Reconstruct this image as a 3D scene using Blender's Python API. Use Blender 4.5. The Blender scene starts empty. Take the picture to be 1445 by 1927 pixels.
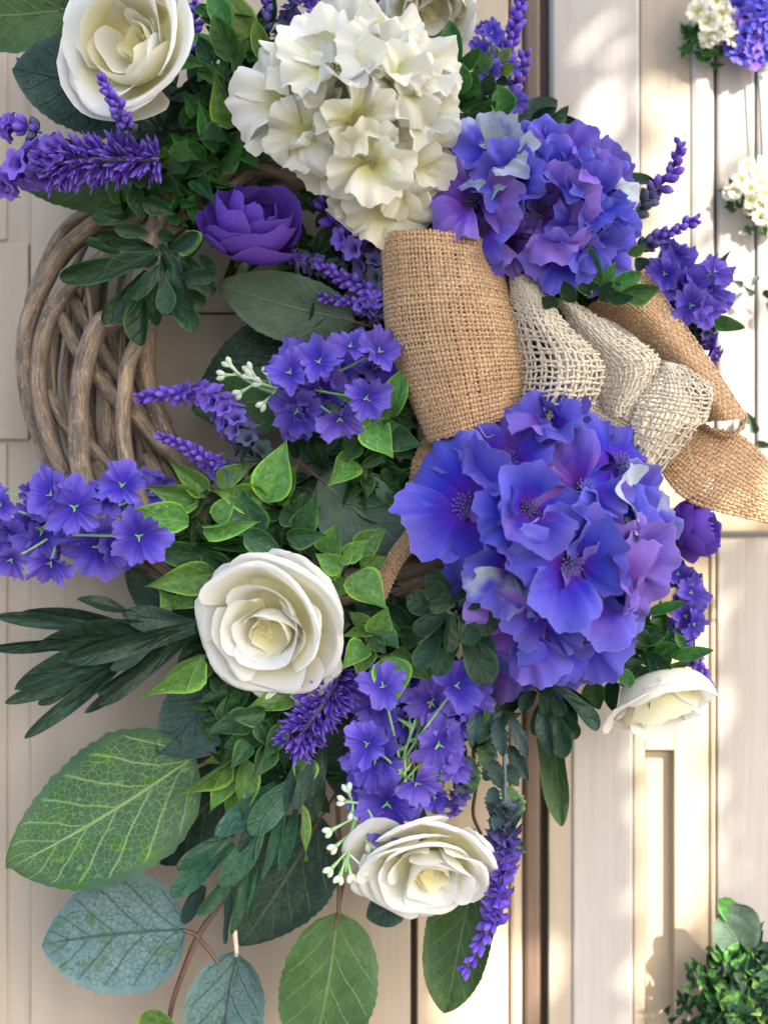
import bpy, math, random
import numpy as np
from mathutils import Vector, Matrix, noise
rad = math.radians
random.seed(7)
SC = bpy.context.scene
COL = SC.collection
# ---------------------------------------------------------------- camera, sky, sun
U = 0.00025            # metres per photograph pixel on the focus plane
CD, F = 2700.0, 2400.0 # camera distance from the door, from the focus plane (pixels)
CAM = Vector((0, -CD*U, 0))
cam = bpy.data.cameras.new('camera'); co = bpy.data.objects.new('camera', cam); COL.objects.link(co)
co.location = CAM; co.rotation_euler = (rad(90), 0, 0)
cam.sensor_fit = 'VERTICAL'; cam.lens = 50; cam.sensor_height = 50*2*963.5/F; cam.sensor_width = 50*2*722.5/F
cam.clip_start = 0.01; cam.clip_end = 100
cam.dof.use_dof = True; cam.dof.focus_distance = (CD-345)*U; cam.dof.aperture_fstop = 4.7
SC.camera = co
SUN_EL, SUN_AZ = 36.0, 40.0      # degrees above the horizon; degrees to the right of straight out of the door
SD = Vector((math.cos(rad(SUN_EL))*math.sin(rad(SUN_AZ)), -math.cos(rad(SUN_EL))*math.cos(rad(SUN_AZ)), math.sin(rad(SUN_EL))))
w = bpy.data.worlds.new('World'); SC.world = w; w.use_nodes = True
nt = w.node_tree; nt.nodes.clear()
sky = nt.nodes.new('ShaderNodeTexSky'); sky.sky_type = 'NISHITA'; sky.sun_disc = False
sky.sun_elevation = rad(SUN_EL); sky.sun_rotation = math.atan2(SD.x, SD.y)
sky.air_density = 1.0; sky.dust_density = 3.5; sky.ozone_density = 1.0
bg = nt.nodes.new('ShaderNodeBackground'); bg.inputs[1].default_value = 0.15
wo = nt.nodes.new('ShaderNodeOutputWorld')
nt.links.new(sky.outputs[0], bg.inputs[0]); nt.links.new(bg.outputs[0], wo.inputs[0])
sl = bpy.data.lights.new('sun', 'SUN'); sl.energy = 4.5; sl.angle = rad(0.6); sl.color = (1, .90, .76)
so = bpy.data.objects.new('sun', sl); COL.objects.link(so); so.rotation_euler = (-SD).to_track_quat('-Z', 'Y').to_euler()
VS = SC.view_settings; VS.view_transform = 'Standard'; VS.look = 'None'; VS.exposure = 2.1; VS.gamma = 1
SC.cycles.use_denoising = True
SC.cycles.max_bounces = 8; SC.cycles.transparent_max_bounces = 8

# ---------------------------------------------------------------- helpers
def P(x, y, d):
    k = (CD-d)/F*U
    return Vector(((x-722.5)*k, -d*U, (963.5-y)*k))
def PN(a):                       # the same for an array (...,3)
    k = (CD-a[..., 2])/F*U
    return np.stack([(a[..., 0]-722.5)*k, -a[..., 2]*U, (963.5-a[..., 1])*k], -1)
def K(d): return (CD-d)/F*U
WORLD = {}
def thing(name, label, cat, loc, group=None):
    o = bpy.data.objects.new(name, None); COL.objects.link(o); o.location = loc
    o.empty_display_size = .01
    o['label'] = label; o['category'] = cat
    if group: o['group'] = group
    WORLD[o.name] = Matrix.Translation(loc)
    return o
def part(name, me, parent, M=None, col=None):
    o = bpy.data.objects.new(name, me); COL.objects.link(o)
    M = Matrix.Identity(4) if M is None else M
    WORLD[o.name] = M
    if parent is not None:
        o.parent = parent; o.matrix_basis = WORLD[parent.name].inverted() @ M
    else: o.matrix_basis = M
    if col: o.color = col
    return o
def mesh(name, v, f, mat, uv=None, smooth=True):
    me = bpy.data.meshes.new(name); me.from_pydata([tuple(p) for p in v], [], f)
    if uv is not None:
        l = me.uv_layers.new(name='uv'); idx = np.empty(len(me.loops), np.int32); me.loops.foreach_get('vertex_index', idx)
        l.data.foreach_set('uv', np.asarray(uv, np.float32)[idx].ravel())
    me.polygons.foreach_set('use_smooth', [smooth]*len(me.polygons))
    me.materials.append(mat); me.update(); return me
def grid(name, fn, nu, nv, mat, s0=-1., s1=1., t0=0.):
    v, uv, f = [], [], []
    for j in range(nv+1):
        t = t0+(1-t0)*j/nv
        for i in range(nu+1):
            s = s0+(s1-s0)*i/nu
            v.append(fn(s, t)); uv.append(((s-s0)/(s1-s0), t))
    for j in range(nv):
        for i in range(nu):
            a = j*(nu+1)+i; f.append((a, a+1, a+nu+2, a+nu+1))
    return mesh(name, v, f, mat, uv)
def cr(pts, t):                  # Catmull-Rom through pts, t in 0..1 (numpy array)
    p = np.asarray(pts, float); n = len(p)-1
    p = np.vstack([2*p[0]-p[1], p, 2*p[-1]-p[-2]])
    x = np.asarray(t, float)*n; i = np.clip(np.floor(x).astype(int), 0, n-1); f = (x-i)[..., None]
    a, b, c, d = p[i], p[i+1], p[i+2], p[i+3]
    return .5*(2*b+(c-a)*f+(2*a-5*b+4*c-d)*f**2+(3*b-a-3*c+d)*f**3)
def tube(name, pts, rads, mat, n=8, seg=None, cap=True, lump=0, px=True, off=Vector((0, 0, 0))):
    """tube through pts (x,y,d pixels, or metres) with radii (pixels or metres), as a mesh in world metres minus off"""
    seg = seg or max(6, len(pts)*5)
    ts = np.linspace(0, 1, seg+1)
    c = cr(pts, ts); r = cr([[q] for q in (rads if hasattr(rads, '__len__') else [rads]*2)], ts)[:, 0]
    if px: r = r*(CD-c[:, 2])/F*U; c = PN(c)
    c = c-np.array(off)
    v, uv, f = [], [], []; L = 0; nrm = None
    for i in range(seg+1):
        tg = Vector(c[min(i+1, seg)]-c[max(i-1, 0)]).normalized()
        if nrm is None: nrm = tg.orthogonal().normalized()
        nrm = (nrm-tg*nrm.dot(tg)).normalized(); b = tg.cross(nrm)
        if i: L += float(np.linalg.norm(c[i]-c[i-1]))
        for k in range(n):
            a = 2*math.pi*k/n; q = r[i]
            if lump: q *= 1+lump*noise.noise(Vector((math.cos(a)*1.2, math.sin(a)*1.2, L*60+c[0][0]*99)))
            v.append(Vector(c[i])+(nrm*math.cos(a)+b*math.sin(a))*q); uv.append((k/n, L/.025))
    for i in range(seg):
        for k in range(n):
            k2 = (k+1) % n; f.append((i*n+k, i*n+k2, (i+1)*n+k2, (i+1)*n+k))
    if cap: f.append(tuple(range(n-1, -1, -1))); f.append(tuple(seg*n+k for k in range(n)))
    return mesh(name, v, f, mat, uv)
def basis(z, roll=0):
    z = z.normalized(); up = Vector((0, 0, 1))
    if abs(z.z) > .97: up = Vector((0, 1, 0)) if z.z > 0 else Vector((0, -1, 0))
    x = up.cross(z).normalized(); y = z.cross(x)
    return Matrix((x, y, z)).transposed() @ Matrix.Rotation(roll, 3, 'Z')
def facing(x, y, d, fx, fy, roll, size):
    """matrix at a pixel: local z looks along (fx right, fy up, rest towards the viewer), roll in degrees, size in pixels"""
    fz = math.sqrt(max(.02, 1-fx*fx-fy*fy)); return Matrix.Translation(P(x, y, d)) @ basis(Vector((fx, -fz, fy)), rad(roll)).to_4x4() @ Matrix.Scale(size*K(d), 4)
def along(B, T, wm, roll=0, lift=1.):
    """matrix that lays a unit leaf (length +y, width x, face +z) from B to T facing the viewer, rolled about its length"""
    y = T-B; L = y.length; y = y/L
    v = (CAM-(B+T)/2).normalized(); n = v-y*v.dot(y)
    if n.length < .05: n = y.orthogonal()
    n = Matrix.Rotation(rad(roll), 3, y) @ n.normalized(); x = y.cross(n)
    M = Matrix((x*wm, y*L, n*(L*lift))).transposed().to_4x4(); M.translation = B; return M
# ---------------------------------------------------------------- node helpers
class G:
    def __init__(s, name):
        s.mat = bpy.data.materials.new(name); s.mat.use_nodes = True; s.nt = s.mat.node_tree; s.nt.nodes.clear()
        s.out = s.nt.nodes.new('ShaderNodeOutputMaterial')
    def n(s, t, ins={}, **kw):
        q = s.nt.nodes.new('ShaderNode'+t)
        for k, v in kw.items(): setattr(q, k, v)
        for k, v in ins.items(): s.set(q.inputs[k], v)
        return q
    def set(s, i, v):
        if isinstance(v, bpy.types.NodeSocket): s.nt.links.new(v, i)
        elif i.type == 'RGBA' and len(v) == 3: i.default_value = (*v, 1)
        else: i.default_value = v
    def m(s, op, a, b=0., c=0.): return s.n('Math', {0: a, 1: b, 2: c}, operation=op).outputs[0]
    def mix(s, f, a, b, mode='MIX'): return s.n('Mix', {0: f, 6: a, 7: b}, data_type='RGBA', blend_type=mode).outputs[2]
    def ss(s, v, a, b, lo=0., hi=1.): return s.n('MapRange', {0: v, 1: a, 2: b, 3: lo, 4: hi}, interpolation_type='SMOOTHSTEP').outputs[0]
    def noise(s, vec, sc, det=3., rough=.55, dist=0.): return s.n('TexNoise', {'Vector': vec, 'Scale': sc, 'Detail': det, 'Roughness': rough, 'Distortion': dist}).outputs[0]
    def uv(s):
        q = s.n('UVMap'); x = s.n('SeparateXYZ', {0: q.outputs[0]}); return q.outputs[0], x.outputs[0], x.outputs[1]
    def comb(s, x, y, z=0.): return s.n('CombineXYZ', {0: x, 1: y, 2: z}).outputs[0]
    def rnd(s): return s.n('ObjectInfo').outputs['Random']
    def ocol(s):
        q = s.n('ObjectInfo'); x = s.n('SeparateColor', {0: q.outputs['Color']}); return x.outputs[0], x.outputs[1], x.outputs[2]
    def bump(s, h, st=.3, dist=.0005): return s.n('Bump', {'Height': h, 'Strength': st, 'Distance': dist}).outputs[0]
    def done(s, col, rough=.5, nrm=None, trans=0., tcol=None, spec=.5, sheen=0.):
        p = s.n('BsdfPrincipled', {'Base Color': col, 'Roughness': rough, 'Specular IOR Level': spec})
        if sheen: p.inputs['Sheen Weight'].default_value = sheen; p.inputs['Sheen Roughness'].default_value = .5
        if nrm is not None: s.set(p.inputs['Normal'], nrm)
        o = p.outputs[0]
        if trans:
            t = s.n('BsdfTranslucent', {'Color': tcol if tcol is not None else col})
            o = s.n('MixShader', {0: trans, 1: o, 2: t.outputs[0]}).outputs[0]
        s.nt.links.new(o, s.out.inputs[0]); return s.mat
# ---------------------------------------------------------------- materials
def mat_paint(name, col, wear=(.26, .205, .155), amt=.5):
    g = G(name); pos = g.n('NewGeometry').outputs['Position']
    st = g.n('Mapping', {'Vector': pos, 'Scale': (1, 1, .06)}).outputs[0]
    a = g.noise(st, 220, 4); b = g.noise(pos, 14, 4); c = g.noise(st, 45, 3)
    k = g.mix(g.ss(c, .35, .75), col, tuple(q*.86 for q in col)); k = g.mix(g.ss(g.noise(st, 9, 3), .4, .65, 0., .45), k, (col[0]*.93, col[1]*.84, col[2]*.74))
    k = g.mix(g.m('MULTIPLY', g.ss(b, .52, .75), amt), k, wear)
    k = g.mix(g.m('MULTIPLY', g.ss(a, .62, .78), .25), k, tuple(q*.6 for q in col))
    return g.done(k, .55, g.bump(a, .35, .0012))
PAINT = mat_paint('cream_painted_wood', (.305, .265, .215))
PAINT_W = mat_paint('white_painted_wood', (.35, .335, .325), amt=.2)
PAINT_B = mat_paint('brown_worn_wood', (.10, .065, .046), (.06, .035, .022))
PAINT_P = mat_paint('peach_painted_wood', (.37, .305, .225), amt=.3)
def mat_plain(name, col, rough=.6, var=.25, sc=40, trans=0.):
    g = G(name); pos = g.n('NewGeometry').outputs['Position']
    n = g.noise(pos, sc, 4); k = g.mix(n, tuple(q*(1-var) for q in col), tuple(min(1, q*(1+var)) for q in col))
    return g.done(k, rough, g.bump(n, .25, .001), trans)
STONE = mat_plain('paving_stone', (.10, .092, .08), .8, .2, 6)
def mat_wood():
    g = G('weathered_willow'); uv, u, v = g.uv(); r = g.rnd()
    ca = g.m('COSINE', g.m('MULTIPLY', u, 6.2832)); sa = g.m('SINE', g.m('MULTIPLY', u, 6.2832))
    rz = g.m('MULTIPLY', r, 37.)
    p1 = g.comb(g.m('MULTIPLY', ca, 3.4), g.m('MULTIPLY', sa, 3.4), g.m('ADD', g.m('MULTIPLY', v, .9), rz))
    p2 = g.comb(ca, sa, g.m('ADD', g.m('MULTIPLY', v, 1.6), rz))
    grain = g.noise(p1, 3.2, 5, .65); patch = g.noise(p2, 1.1, 4, .6); fleck = g.noise(p2, 4.5, 3, .6, 1.)
    k = g.mix(g.ss(patch, .32, .66), (.105, .088, .074), (.33, .245, .165)); k = g.mix(1., k, g.n('CombineColor', {0: g.m('ADD', .72, g.m('MULTIPLY', r, .5)), 1: g.m('ADD', .72, g.m('MULTIPLY', r, .48)), 2: g.m('ADD', .74, g.m('MULTIPLY', r, .44))}).outputs[0], 'MULTIPLY')
    k = g.mix(g.ss(grain, .36, .58, .8, 0.), k, (.05, .040, .034))
    k = g.mix(g.m('MULTIPLY', g.ss(fleck, .58, .68), .75), k, (.40, .30, .20))
    k = g.mix(g.m('MULTIPLY', g.ss(g.noise(p2, 2.3, 5, .7), .62, .72), .8), k, (.42, .40, .39))
    k = g.mix(g.ss(g.noise(p1, 1.7, 2), .68, .74), k, (.03, .022, .018))
    return g.done(k, .62, g.bump(g.m('ADD', grain, g.m('MULTIPLY', fleck, .6)), .55, .0009), spec=.35)
WILLOW = mat_wood()
def mat_leaf(name, base, base2, vein, side=7, vs=.6, ret=0., retcol=None, edge=None, dust=None, rough=.45, aspect=1.6, slant=.28, mid=.035, trans=.12, spots=None, rs=15., spec=.22):
    g = G(name); uv, u, v = g.uv(); r = g.rnd()
    s = g.m('SUBTRACT', g.m('MULTIPLY', u, 2.), 1.); a = g.m('ABSOLUTE', s)
    p = g.comb(g.m('ADD', u, g.m('MULTIPLY', r, 9.)), g.m('ADD', g.m('MULTIPLY', v, aspect), g.m('MULTIPLY', r, 5.)))
    nz = g.noise(p, 5, 4)
    k = g.mix(g.ss(nz, .32, .68), base, base2)
    if spots: k = g.mix(g.m('MULTIPLY', g.ss(g.noise(p, 4.2, 2, .4, .8), .56, .66), .8), k, spots)
    if dust: k = g.mix(g.m('MULTIPLY', g.ss(g.noise(p, 8, 5, .7, 1.2), .50, .72), .7), k, dust)
    # side veins rise towards the tip; a net of fine veins between them
    wob = g.m('MULTIPLY', g.m('SUBTRACT', nz, .5), .035)
    q = g.m('ADD', g.m('SUBTRACT', v, g.m('MULTIPLY', g.m('POWER', a, .8), slant)), wob)
    pp = g.m('PINGPONG', g.m('MULTIPLY', q, float(side)), .5)
    lv = g.ss(pp, 0., .085, 1., 0.); lv = g.m('MULTIPLY', lv, g.ss(a, .80, .93, 1., 0.))
    mv = g.ss(a, mid*.5, mid*1.6, 1., 0.)
    hgt = g.m('ADD', g.m('MULTIPLY', mv, 1.5), lv)
    if ret:
        vo = g.n('TexVoronoi', {'Vector': g.n('Mapping', {'Vector': g.comb(u, g.m('MULTIPLY', v, aspect)), 'Rotation': (0, 0, .4)}).outputs[0], 'Scale': rs, 'Randomness': .9}, feature='DISTANCE_TO_EDGE').outputs[0]
        rv = g.m('MULTIPLY', g.ss(vo, .015, .07, 1., 0.), g.ss(a, .78, .95, 1., 0.))
        k = g.mix(g.m('MULTIPLY', rv, ret), k, retcol or vein); hgt = g.m('ADD', hgt, g.m('MULTIPLY', rv, .6))
    k = g.mix(g.m('MULTIPLY', g.m('MAXIMUM', mv, g.m('MULTIPLY', lv, .8)), vs), k, vein)
    if edge: k = g.mix(g.m('MULTIPLY', g.m('MAXIMUM', g.ss(a, .80, 1.), g.ss(v, .90, 1.)), .85), k, edge)
    k = g.n('HueSaturation', {'Hue': g.m('ADD', .485, g.m('MULTIPLY', r, .03)), 'Saturation': 1., 'Value': g.m('ADD', .72, g.m('MULTIPLY', r, .56)), 'Fac': 1., 'Color': k}).outputs[0]
    return g.done(k, rough, g.bump(g.m('ADD', hgt, g.m('MULTIPLY', nz, .8)), .55, .0007), trans, spec=spec)
LM = dict(
 spoon=mat_leaf('dark_glossy_leaf', (.005, .024, .010), (.010, .042, .015), (.015, .05, .02), side=4, vs=.5, edge=(.03, .11, .025), rough=.36, trans=.06),
 rosette=mat_leaf('dark_matt_leaf', (.007, .025, .014), (.013, .04, .022), (.022, .055, .03), side=4, vs=.35, edge=(.025, .085, .025), rough=.5, trans=.06),
 star=mat_leaf('bright_ivy_leaf', (.048, .14, .030), (.095, .235, .042), (.17, .31, .09), side=5, vs=.5, edge=(.24, .46, .05), dust=(.26, .37, .24), rough=.42, trans=.16),
 ivy=mat_leaf('dusty_ivy_leaf', (.010, .040, .017), (.024, .085, .028), (.07, .14, .05), side=5, vs=.45, edge=(.09, .22, .03), dust=(.08, .15, .10), rough=.45, trans=.12),
 fresh=mat_leaf('fresh_green_leaf', (.016, .068, .016), (.036, .125, .026), (.07, .17, .04), side=6, vs=.5, edge=(.08, .23, .03), rough=.4, trans=.14),
 olive=mat_leaf('olive_leaf', (.055, .10, .012), (.08, .14, .02), (.2, .27, .08), side=6, vs=.5, edge=(.2, .3, .05), rough=.45, trans=.15),
 strap=mat_leaf('grey_strap_leaf', (.011, .030, .021), (.022, .052, .036), (.01, .022, .015), side=2, vs=.35, dust=(.065, .10, .085), rough=.42, aspect=3.5, trans=.05),
 willowleaf=mat_leaf('blue_green_strap_leaf', (.011, .045, .026), (.023, .078, .042), (.02, .055, .03), side=2, vs=.35, dust=(.065, .14, .10), edge=(.025, .10, .035), rough=.42, aspect=3, trans=.07),
 veined=mat_leaf('veined_green_leaf', (.024, .058, .028), (.033, .075, .033), (.18, .26, .10), side=7.5, vs=.75, ret=.75, retcol=(.10, .17, .055), spots=(.035, .085, .008), rough=.55, slant=.30, mid=.022, trans=.12, rs=21),
 blue=mat_leaf('blue_grey_leaf', (.062, .118, .120), (.08, .14, .138), (.012, .028, .025), side=6.5, vs=.65, ret=.55, retcol=(.013, .033, .027), spots=(.05, .095, .045), rough=.6, mid=.022, trans=.1, rs=19),
 teal=mat_leaf('teal_leaf', (.024, .056, .050), (.038, .08, .068), (.008, .02, .018), side=6, vs=.4, ret=.6, retcol=(.006, .018, .015), rough=.55, mid=.03, trans=.08, rs=15),
 dark=mat_leaf('dark_teal_leaf', (.014, .036, .028), (.024, .055, .042), (.09, .13, .075), side=7, vs=.5, ret=.7, retcol=(.003, .009, .007), rough=.55, trans=.05, rs=15),
 sage=mat_leaf('sage_leaf', (.062, .105, .072), (.085, .135, .095), (.16, .21, .15), side=8, vs=.5, ret=.25, retcol=(.04, .07, .05), rough=.6, trans=.1),
 plain=mat_leaf('broad_green_leaf', (.030, .070, .026), (.045, .094, .032), (.15, .20, .07), side=7, vs=.45, ret=.2, retcol=(.016, .042, .016), rough=.5, spots=(.028, .065, .01), mid=.03, trans=.12),
 jag=mat_leaf('frosted_leaf', (.034, .085, .034), (.06, .13, .045), (.12, .19, .09), side=5, vs=.4, edge=(.18, .29, .09), dust=(.06, .10, .10), rough=.55, trans=.14),
 frost=mat_leaf('frosted_blue_leaf', (.016, .038, .036), (.03, .062, .060), (.06, .10, .09), side=5, vs=.4, dust=(.075, .12, .12), rough=.55, trans=.1),
)
def mat_petal(name, a, b, c, patch, rim, rough=.5, trans=.3, basec=None, tw=None, edgel=.28, bext=.55, streak=.5, crs=.5):
    """a/b/c: three dye colours picked by object colour red; patch: pale dye blots (green channel); basec: throat colour"""
    g = G(name); uv, u, v = g.uv(); r = g.rnd(); R_, G_, B_ = g.ocol()
    p = g.comb(g.m('ADD', u, g.m('MULTIPLY', r, 13.)), g.m('ADD', v, g.m('MULTIPLY', r, 7.)))
    n1 = g.noise(p, 1.6, 3, .5, .4)
    h = g.m('ADD', R_, g.m('MULTIPLY', g.m('SUBTRACT', n1, .5), 1.1))
    k = g.mix(g.ss(h, .1, .5), a, b); k = g.mix(g.ss(h, .5, .95), k, c)
    n2 = g.noise(p, 1.3, 2)
    k = g.mix(g.ss(g.m('ADD', n2, g.m('SUBTRACT', G_, .5)), .57, .82), k, patch)
    k = g.mix(g.m('MULTIPLY', g.ss(v, .35, 1.), edgel), k, rim)
    if basec: k = g.mix(g.ss(v, .05, bext, .9, 0.), k, basec)
    strk = g.noise(g.comb(g.m('MULTIPLY', u, 24.), g.m('MULTIPLY', v, 2.2), g.m('MULTIPLY', r, 17.)), 1.4, 3, .6)   # the streaks of the pressed cloth
    k = g.mix(1., k, g.n('CombineColor', {0: g.m('ADD', 1-.56*streak, g.m('MULTIPLY', strk, streak)), 1: g.m('ADD', 1-.56*streak, g.m('MULTIPLY', strk, streak)), 2: g.m('ADD', 1-.37*streak, g.m('MULTIPLY', strk, .66*streak))}).outputs[0], 'MULTIPLY')
    s = g.m('ABSOLUTE', g.m('SUBTRACT', g.m('MULTIPLY', u, 2.), 1.))
    e = g.m('MAXIMUM', g.ss(v, .975, 1.), g.ss(s, .975, 1.)); k = g.mix(g.m('MULTIPLY', e, .3), k, rim)
    k = g.mix(1., k, g.n('CombineColor', {0: B_, 1: B_, 2: B_}).outputs[0], 'MULTIPLY')
    thr = g.n('TexWave', {'Vector': g.comb(g.m('ADD', u, g.m('MULTIPLY', v, .3)), v), 'Scale': 26., 'Distortion': 1.2, 'Detail': 1.}, bands_direction='X').outputs[1]
    fine = g.n('TexWave', {'Vector': g.comb(u, v), 'Scale': 34., 'Distortion': .6}, bands_direction='Y').outputs[1]
    crease = g.noise(g.comb(g.m('MULTIPLY', u, 5.), g.m('MULTIPLY', v, 1.2), g.m('MULTIPLY', r, 9.)), 2.2, 4, .6)
    hgt = g.m('ADD', g.m('MULTIPLY', crease, 1.6), g.m('MULTIPLY', g.m('ADD', thr, fine), .10))
    return g.done(k, .75, g.bump(crease, crs, .0008), trans, tw, spec=.08)
VIOLET = mat_petal('violet_blue_silk', (.022, .030, .49), (.052, .035, .47), (.18, .074, .45), (.44, .52, .52), (.36, .35, .82), basec=(.12, .018, .36), trans=.22, edgel=.27)
CREAM = mat_petal('cream_white_silk', (.84, .83, .62), (.85, .84, .68), (.84, .84, .72), (.85, .86, .83), (.87, .87, .84), basec=(.74, .75, .26), trans=.42, streak=.2, crs=.3, bext=.72, edgel=.5)
WHITE = mat_petal('white_rose_silk', (.82, .77, .44), (.81, .81, .74), (.81, .82, .79), (.80, .82, .86), (.84, .85, .88), basec=(.80, .75, .40), trans=.42, streak=.12, crs=.16, bext=.8, edgel=.45)
PURPLE = mat_petal('deep_purple_silk', (.052, .014, .30), (.072, .020, .33), (.095, .030, .36), (.11, .035, .4), (.24, .15, .62), trans=.1, edgel=.35)
LILAC = mat_petal('lilac_gauze', (.052, .034, .39), (.072, .045, .42), (.105, .065, .44), (.10, .07, .44), (.27, .22, .70), trans=.2, basec=(.04, .022, .30), edgel=.4)
def mat_bud():
    g = G('lavender_bud'); uv, u, v = g.uv(); r = g.rnd(); R_, G_, B_ = g.ocol()
    k = g.mix(r, (.045, .012, .25), (.11, .05, .47)); k = g.mix(g.ss(v, .3, 1., 0., .5), k, (.26, .19, .66))
    k = g.mix(g.ss(g.noise(g.comb(u, v), 7, 3), .5, .7, 0., .4), k, (.2, .16, .45))
    k = g.mix(R_, k, g.mix(r, (.03, .055, .055), (.08, .10, .14)))
    return g.done(k, .75, g.bump(g.noise(g.comb(u, v), 12, 2), .5, .0006), .12, spec=.1)
BUD = mat_bud()
STEM = mat_plain('green_plastic_stem', (.12, .30, .08), .45, .3, 60, .1)
STEM_P = mat_plain('pale_green_stem', (.28, .52, .22), .45, .2, 60, .15)
STEM_D = mat_plain('dusty_stem', (.07, .10, .12), .6, .4, 90)
TWIG = mat_plain('brown_twig', (.085, .045, .032), .6, .4, 200)
PETIOLE = mat_plain('pink_petiole', (.55, .42, .34), .55, .15, 60)
BERRY = mat_plain('white_wax_berry', (.62, .72, .58), .35, .1, 80, .25)
STAMEN = mat_plain('grey_violet_stamen', (.13, .11, .30), .6, .3, 300)
STAMEN_D = mat_plain('dark_stamen', (.05, .03, .09), .7, .3, 300)
STAMEN_Y = mat_plain('straw_stamen', (.62, .52, .28), .6, .2, 300)
CALYX = mat_plain('green_calyx', (.16, .48, .14), .45, .2, 200, .1)
def mat_jute(name, a, b):
    g = G(name); pos = g.n('NewGeometry').outputs['Position']
    n = g.noise(pos, 900, 3); m = g.noise(pos, 60, 3)
    k = g.mix(g.ss(n, .3, .7), a, b); k = g.mix(g.ss(m, .35, .7, 0., .35), k, tuple(q*.72 for q in a))
    return g.done(k, .85, g.bump(n, .5, .0004), .12, spec=.15, sheen=.2)
JUTE = mat_jute('tan_jute', (.36, .225, .12), (.62, .42, .25))
JUTE_C = mat_jute('cream_jute', (.48, .42, .32), (.66, .60, .49))
# ---------------------------------------------------------------- leaf, petal and bud shapes
PROF = dict(
 pointed=(lambda t: (t+.01)**.68*(1-t)**1.12, 8, 14, 0), spoon=(lambda t: .12*(1-t)+t**1.15*(1-t)**.5, 8, 18, 0), strap=(lambda t: .15*(1-t)+t**1.1*(1-t)**.62, 8, 20, 0),
 ovate=(lambda t: t**.52*(1-t)**.74, 28, 44, .03), obovate=(lambda t: t**.45*(1-t)**.72, 28, 44, .02), lance=(lambda t: t**.8*(1-t)**.95, 8, 14, 0),
 jag=(lambda t: t**.6*(1-t)**.7, 14, 22, .22), round=(lambda t: t**.5*(1-t)**.45, 20, 28, .02))
LCACHE = {}
def leafmesh(shape, mat, var):
    key = (shape, mat, var)
    if key in LCACHE: return LCACHE[key]
    fn, nu, nv, serr = PROF[shape]; mx = max(fn(i/60) for i in range(61)); q = random.Random(hash((len(shape), var)) & 255)
    fold = q.uniform(.10, .34); curl = q.uniform(-.32, .10); wave = q.uniform(.02, .055); ph = q.uniform(0, 6); tw = q.uniform(-.3, .3); side = q.uniform(-.06, .06)
    if shape in ('ovate', 'obovate', 'round'): fold *= .5; curl *= .4; tw *= .4
    if shape in ('strap',): fold *= .6; curl *= .5
    if shape == 'pointed': fold = q.uniform(.22, .60); curl = q.uniform(-.22, .12); ex_ = (.46, .52, .60, .8)[var]; fn = lambda t: (t+.012)**ex_*(1-t)**(1.5 if t < .8 else 1.5-.9*(t-.8)); mx = max(fn(i/60) for i in range(61))
    nt_ = 17 if serr < .1 else 6
    def f(s, t):
        t = 1-(1-t)**1.7
        wv = .5*fn(t)/mx if t < 1 else 0
        if t == 0: wv = .5*max(fn(.0)/mx, .06)
        e = 1.
        if serr and abs(s) > .7: e = 1+serr*((t*nt_) % 1-.5)*(abs(s)-.7)/.3*2
        x = s*wv*e+side*math.sin(t*3.1)
        z = fold*abs(s)**1.3*wv+curl*t*t+wave*math.sin(t*7+ph+s*1.5)*abs(s)**1.5+tw*t*s*wv
        return Vector((x, t+(.02*serr*math.sin(t*60) if serr else 0), z-curl*.3*t))
    me = grid('leaf', f, nu, nv, LM[mat]); LCACHE[key] = me; return me
def leaf(root, x0, y0, x1, y1, w_, d0, d1, shape, mat, roll=0, var=None, name='leaf', lift=1.):
    var = random.randrange(4) if var is None else var
    dm = (d0+d1)/2
    return part(name, leafmesh(shape, mat, var), root, along(P(x0, y0, d0), P(x1, y1, d1), w_*K(dm), roll, lift))
def sprig(name, label, cat, spec, d, shape, mat, group='leaf sprays tucked into the wreath', spread=30, mats=None, stem=None, roll=38):
    """spec: 'x0 y0 x1 y1 w;...' every leaf traced base to tip; the later ones lie nearer the viewer; b after w = brighter material"""
    L = [q.split() for q in spec.replace('\n', ' ').split(';') if q.strip()]
    a = [[float(v) for v in q[:5]] for q in L]
    cx = sum(q[0] for q in a)/len(a); cy = sum(q[1] for q in a)/len(a)
    root = thing(name, label, cat, P(cx, cy, d), group); rr = random.Random(int(cx*7+cy))
    n = len(a)
    for i, (q, raw) in enumerate(zip(a, L)):
        m = mat
        if len(raw) > 5: m = mats[raw[5]]
        z = d+(i/(n-1 or 1)-.4)*spread*1.6
        ex = .22 if shape == 'pointed' else .04
        leaf(root, q[0], q[1], q[2]+(q[2]-q[0])*ex, q[3]+(q[3]-q[1])*ex, q[4]*(1. if shape == 'strap' else 1.3 if shape == 'pointed' else 1.25 if shape == 'lance' else 1.15), z-12, z+rr.uniform(-10, 26), shape, m, rr.uniform(-roll, roll), rr.randrange(4))
    if stem is not False:
        # a stem that runs from behind the wreath to the middle of the spray, with twiglets to the leaf bases
        s = P(cx, cy, d-30); part('stem', tube('stem', [(cx+rr.uniform(-20, 20), cy+rr.uniform(-10, 30), d-120), (cx, cy+8, d-60), (cx, cy, d-5)], [5, 4, 3], STEM_D, 6, off=WORLD[root.name].translation), root, Matrix.Translation(WORLD[root.name].translation))
    return root
PCACHE = {}
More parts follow.
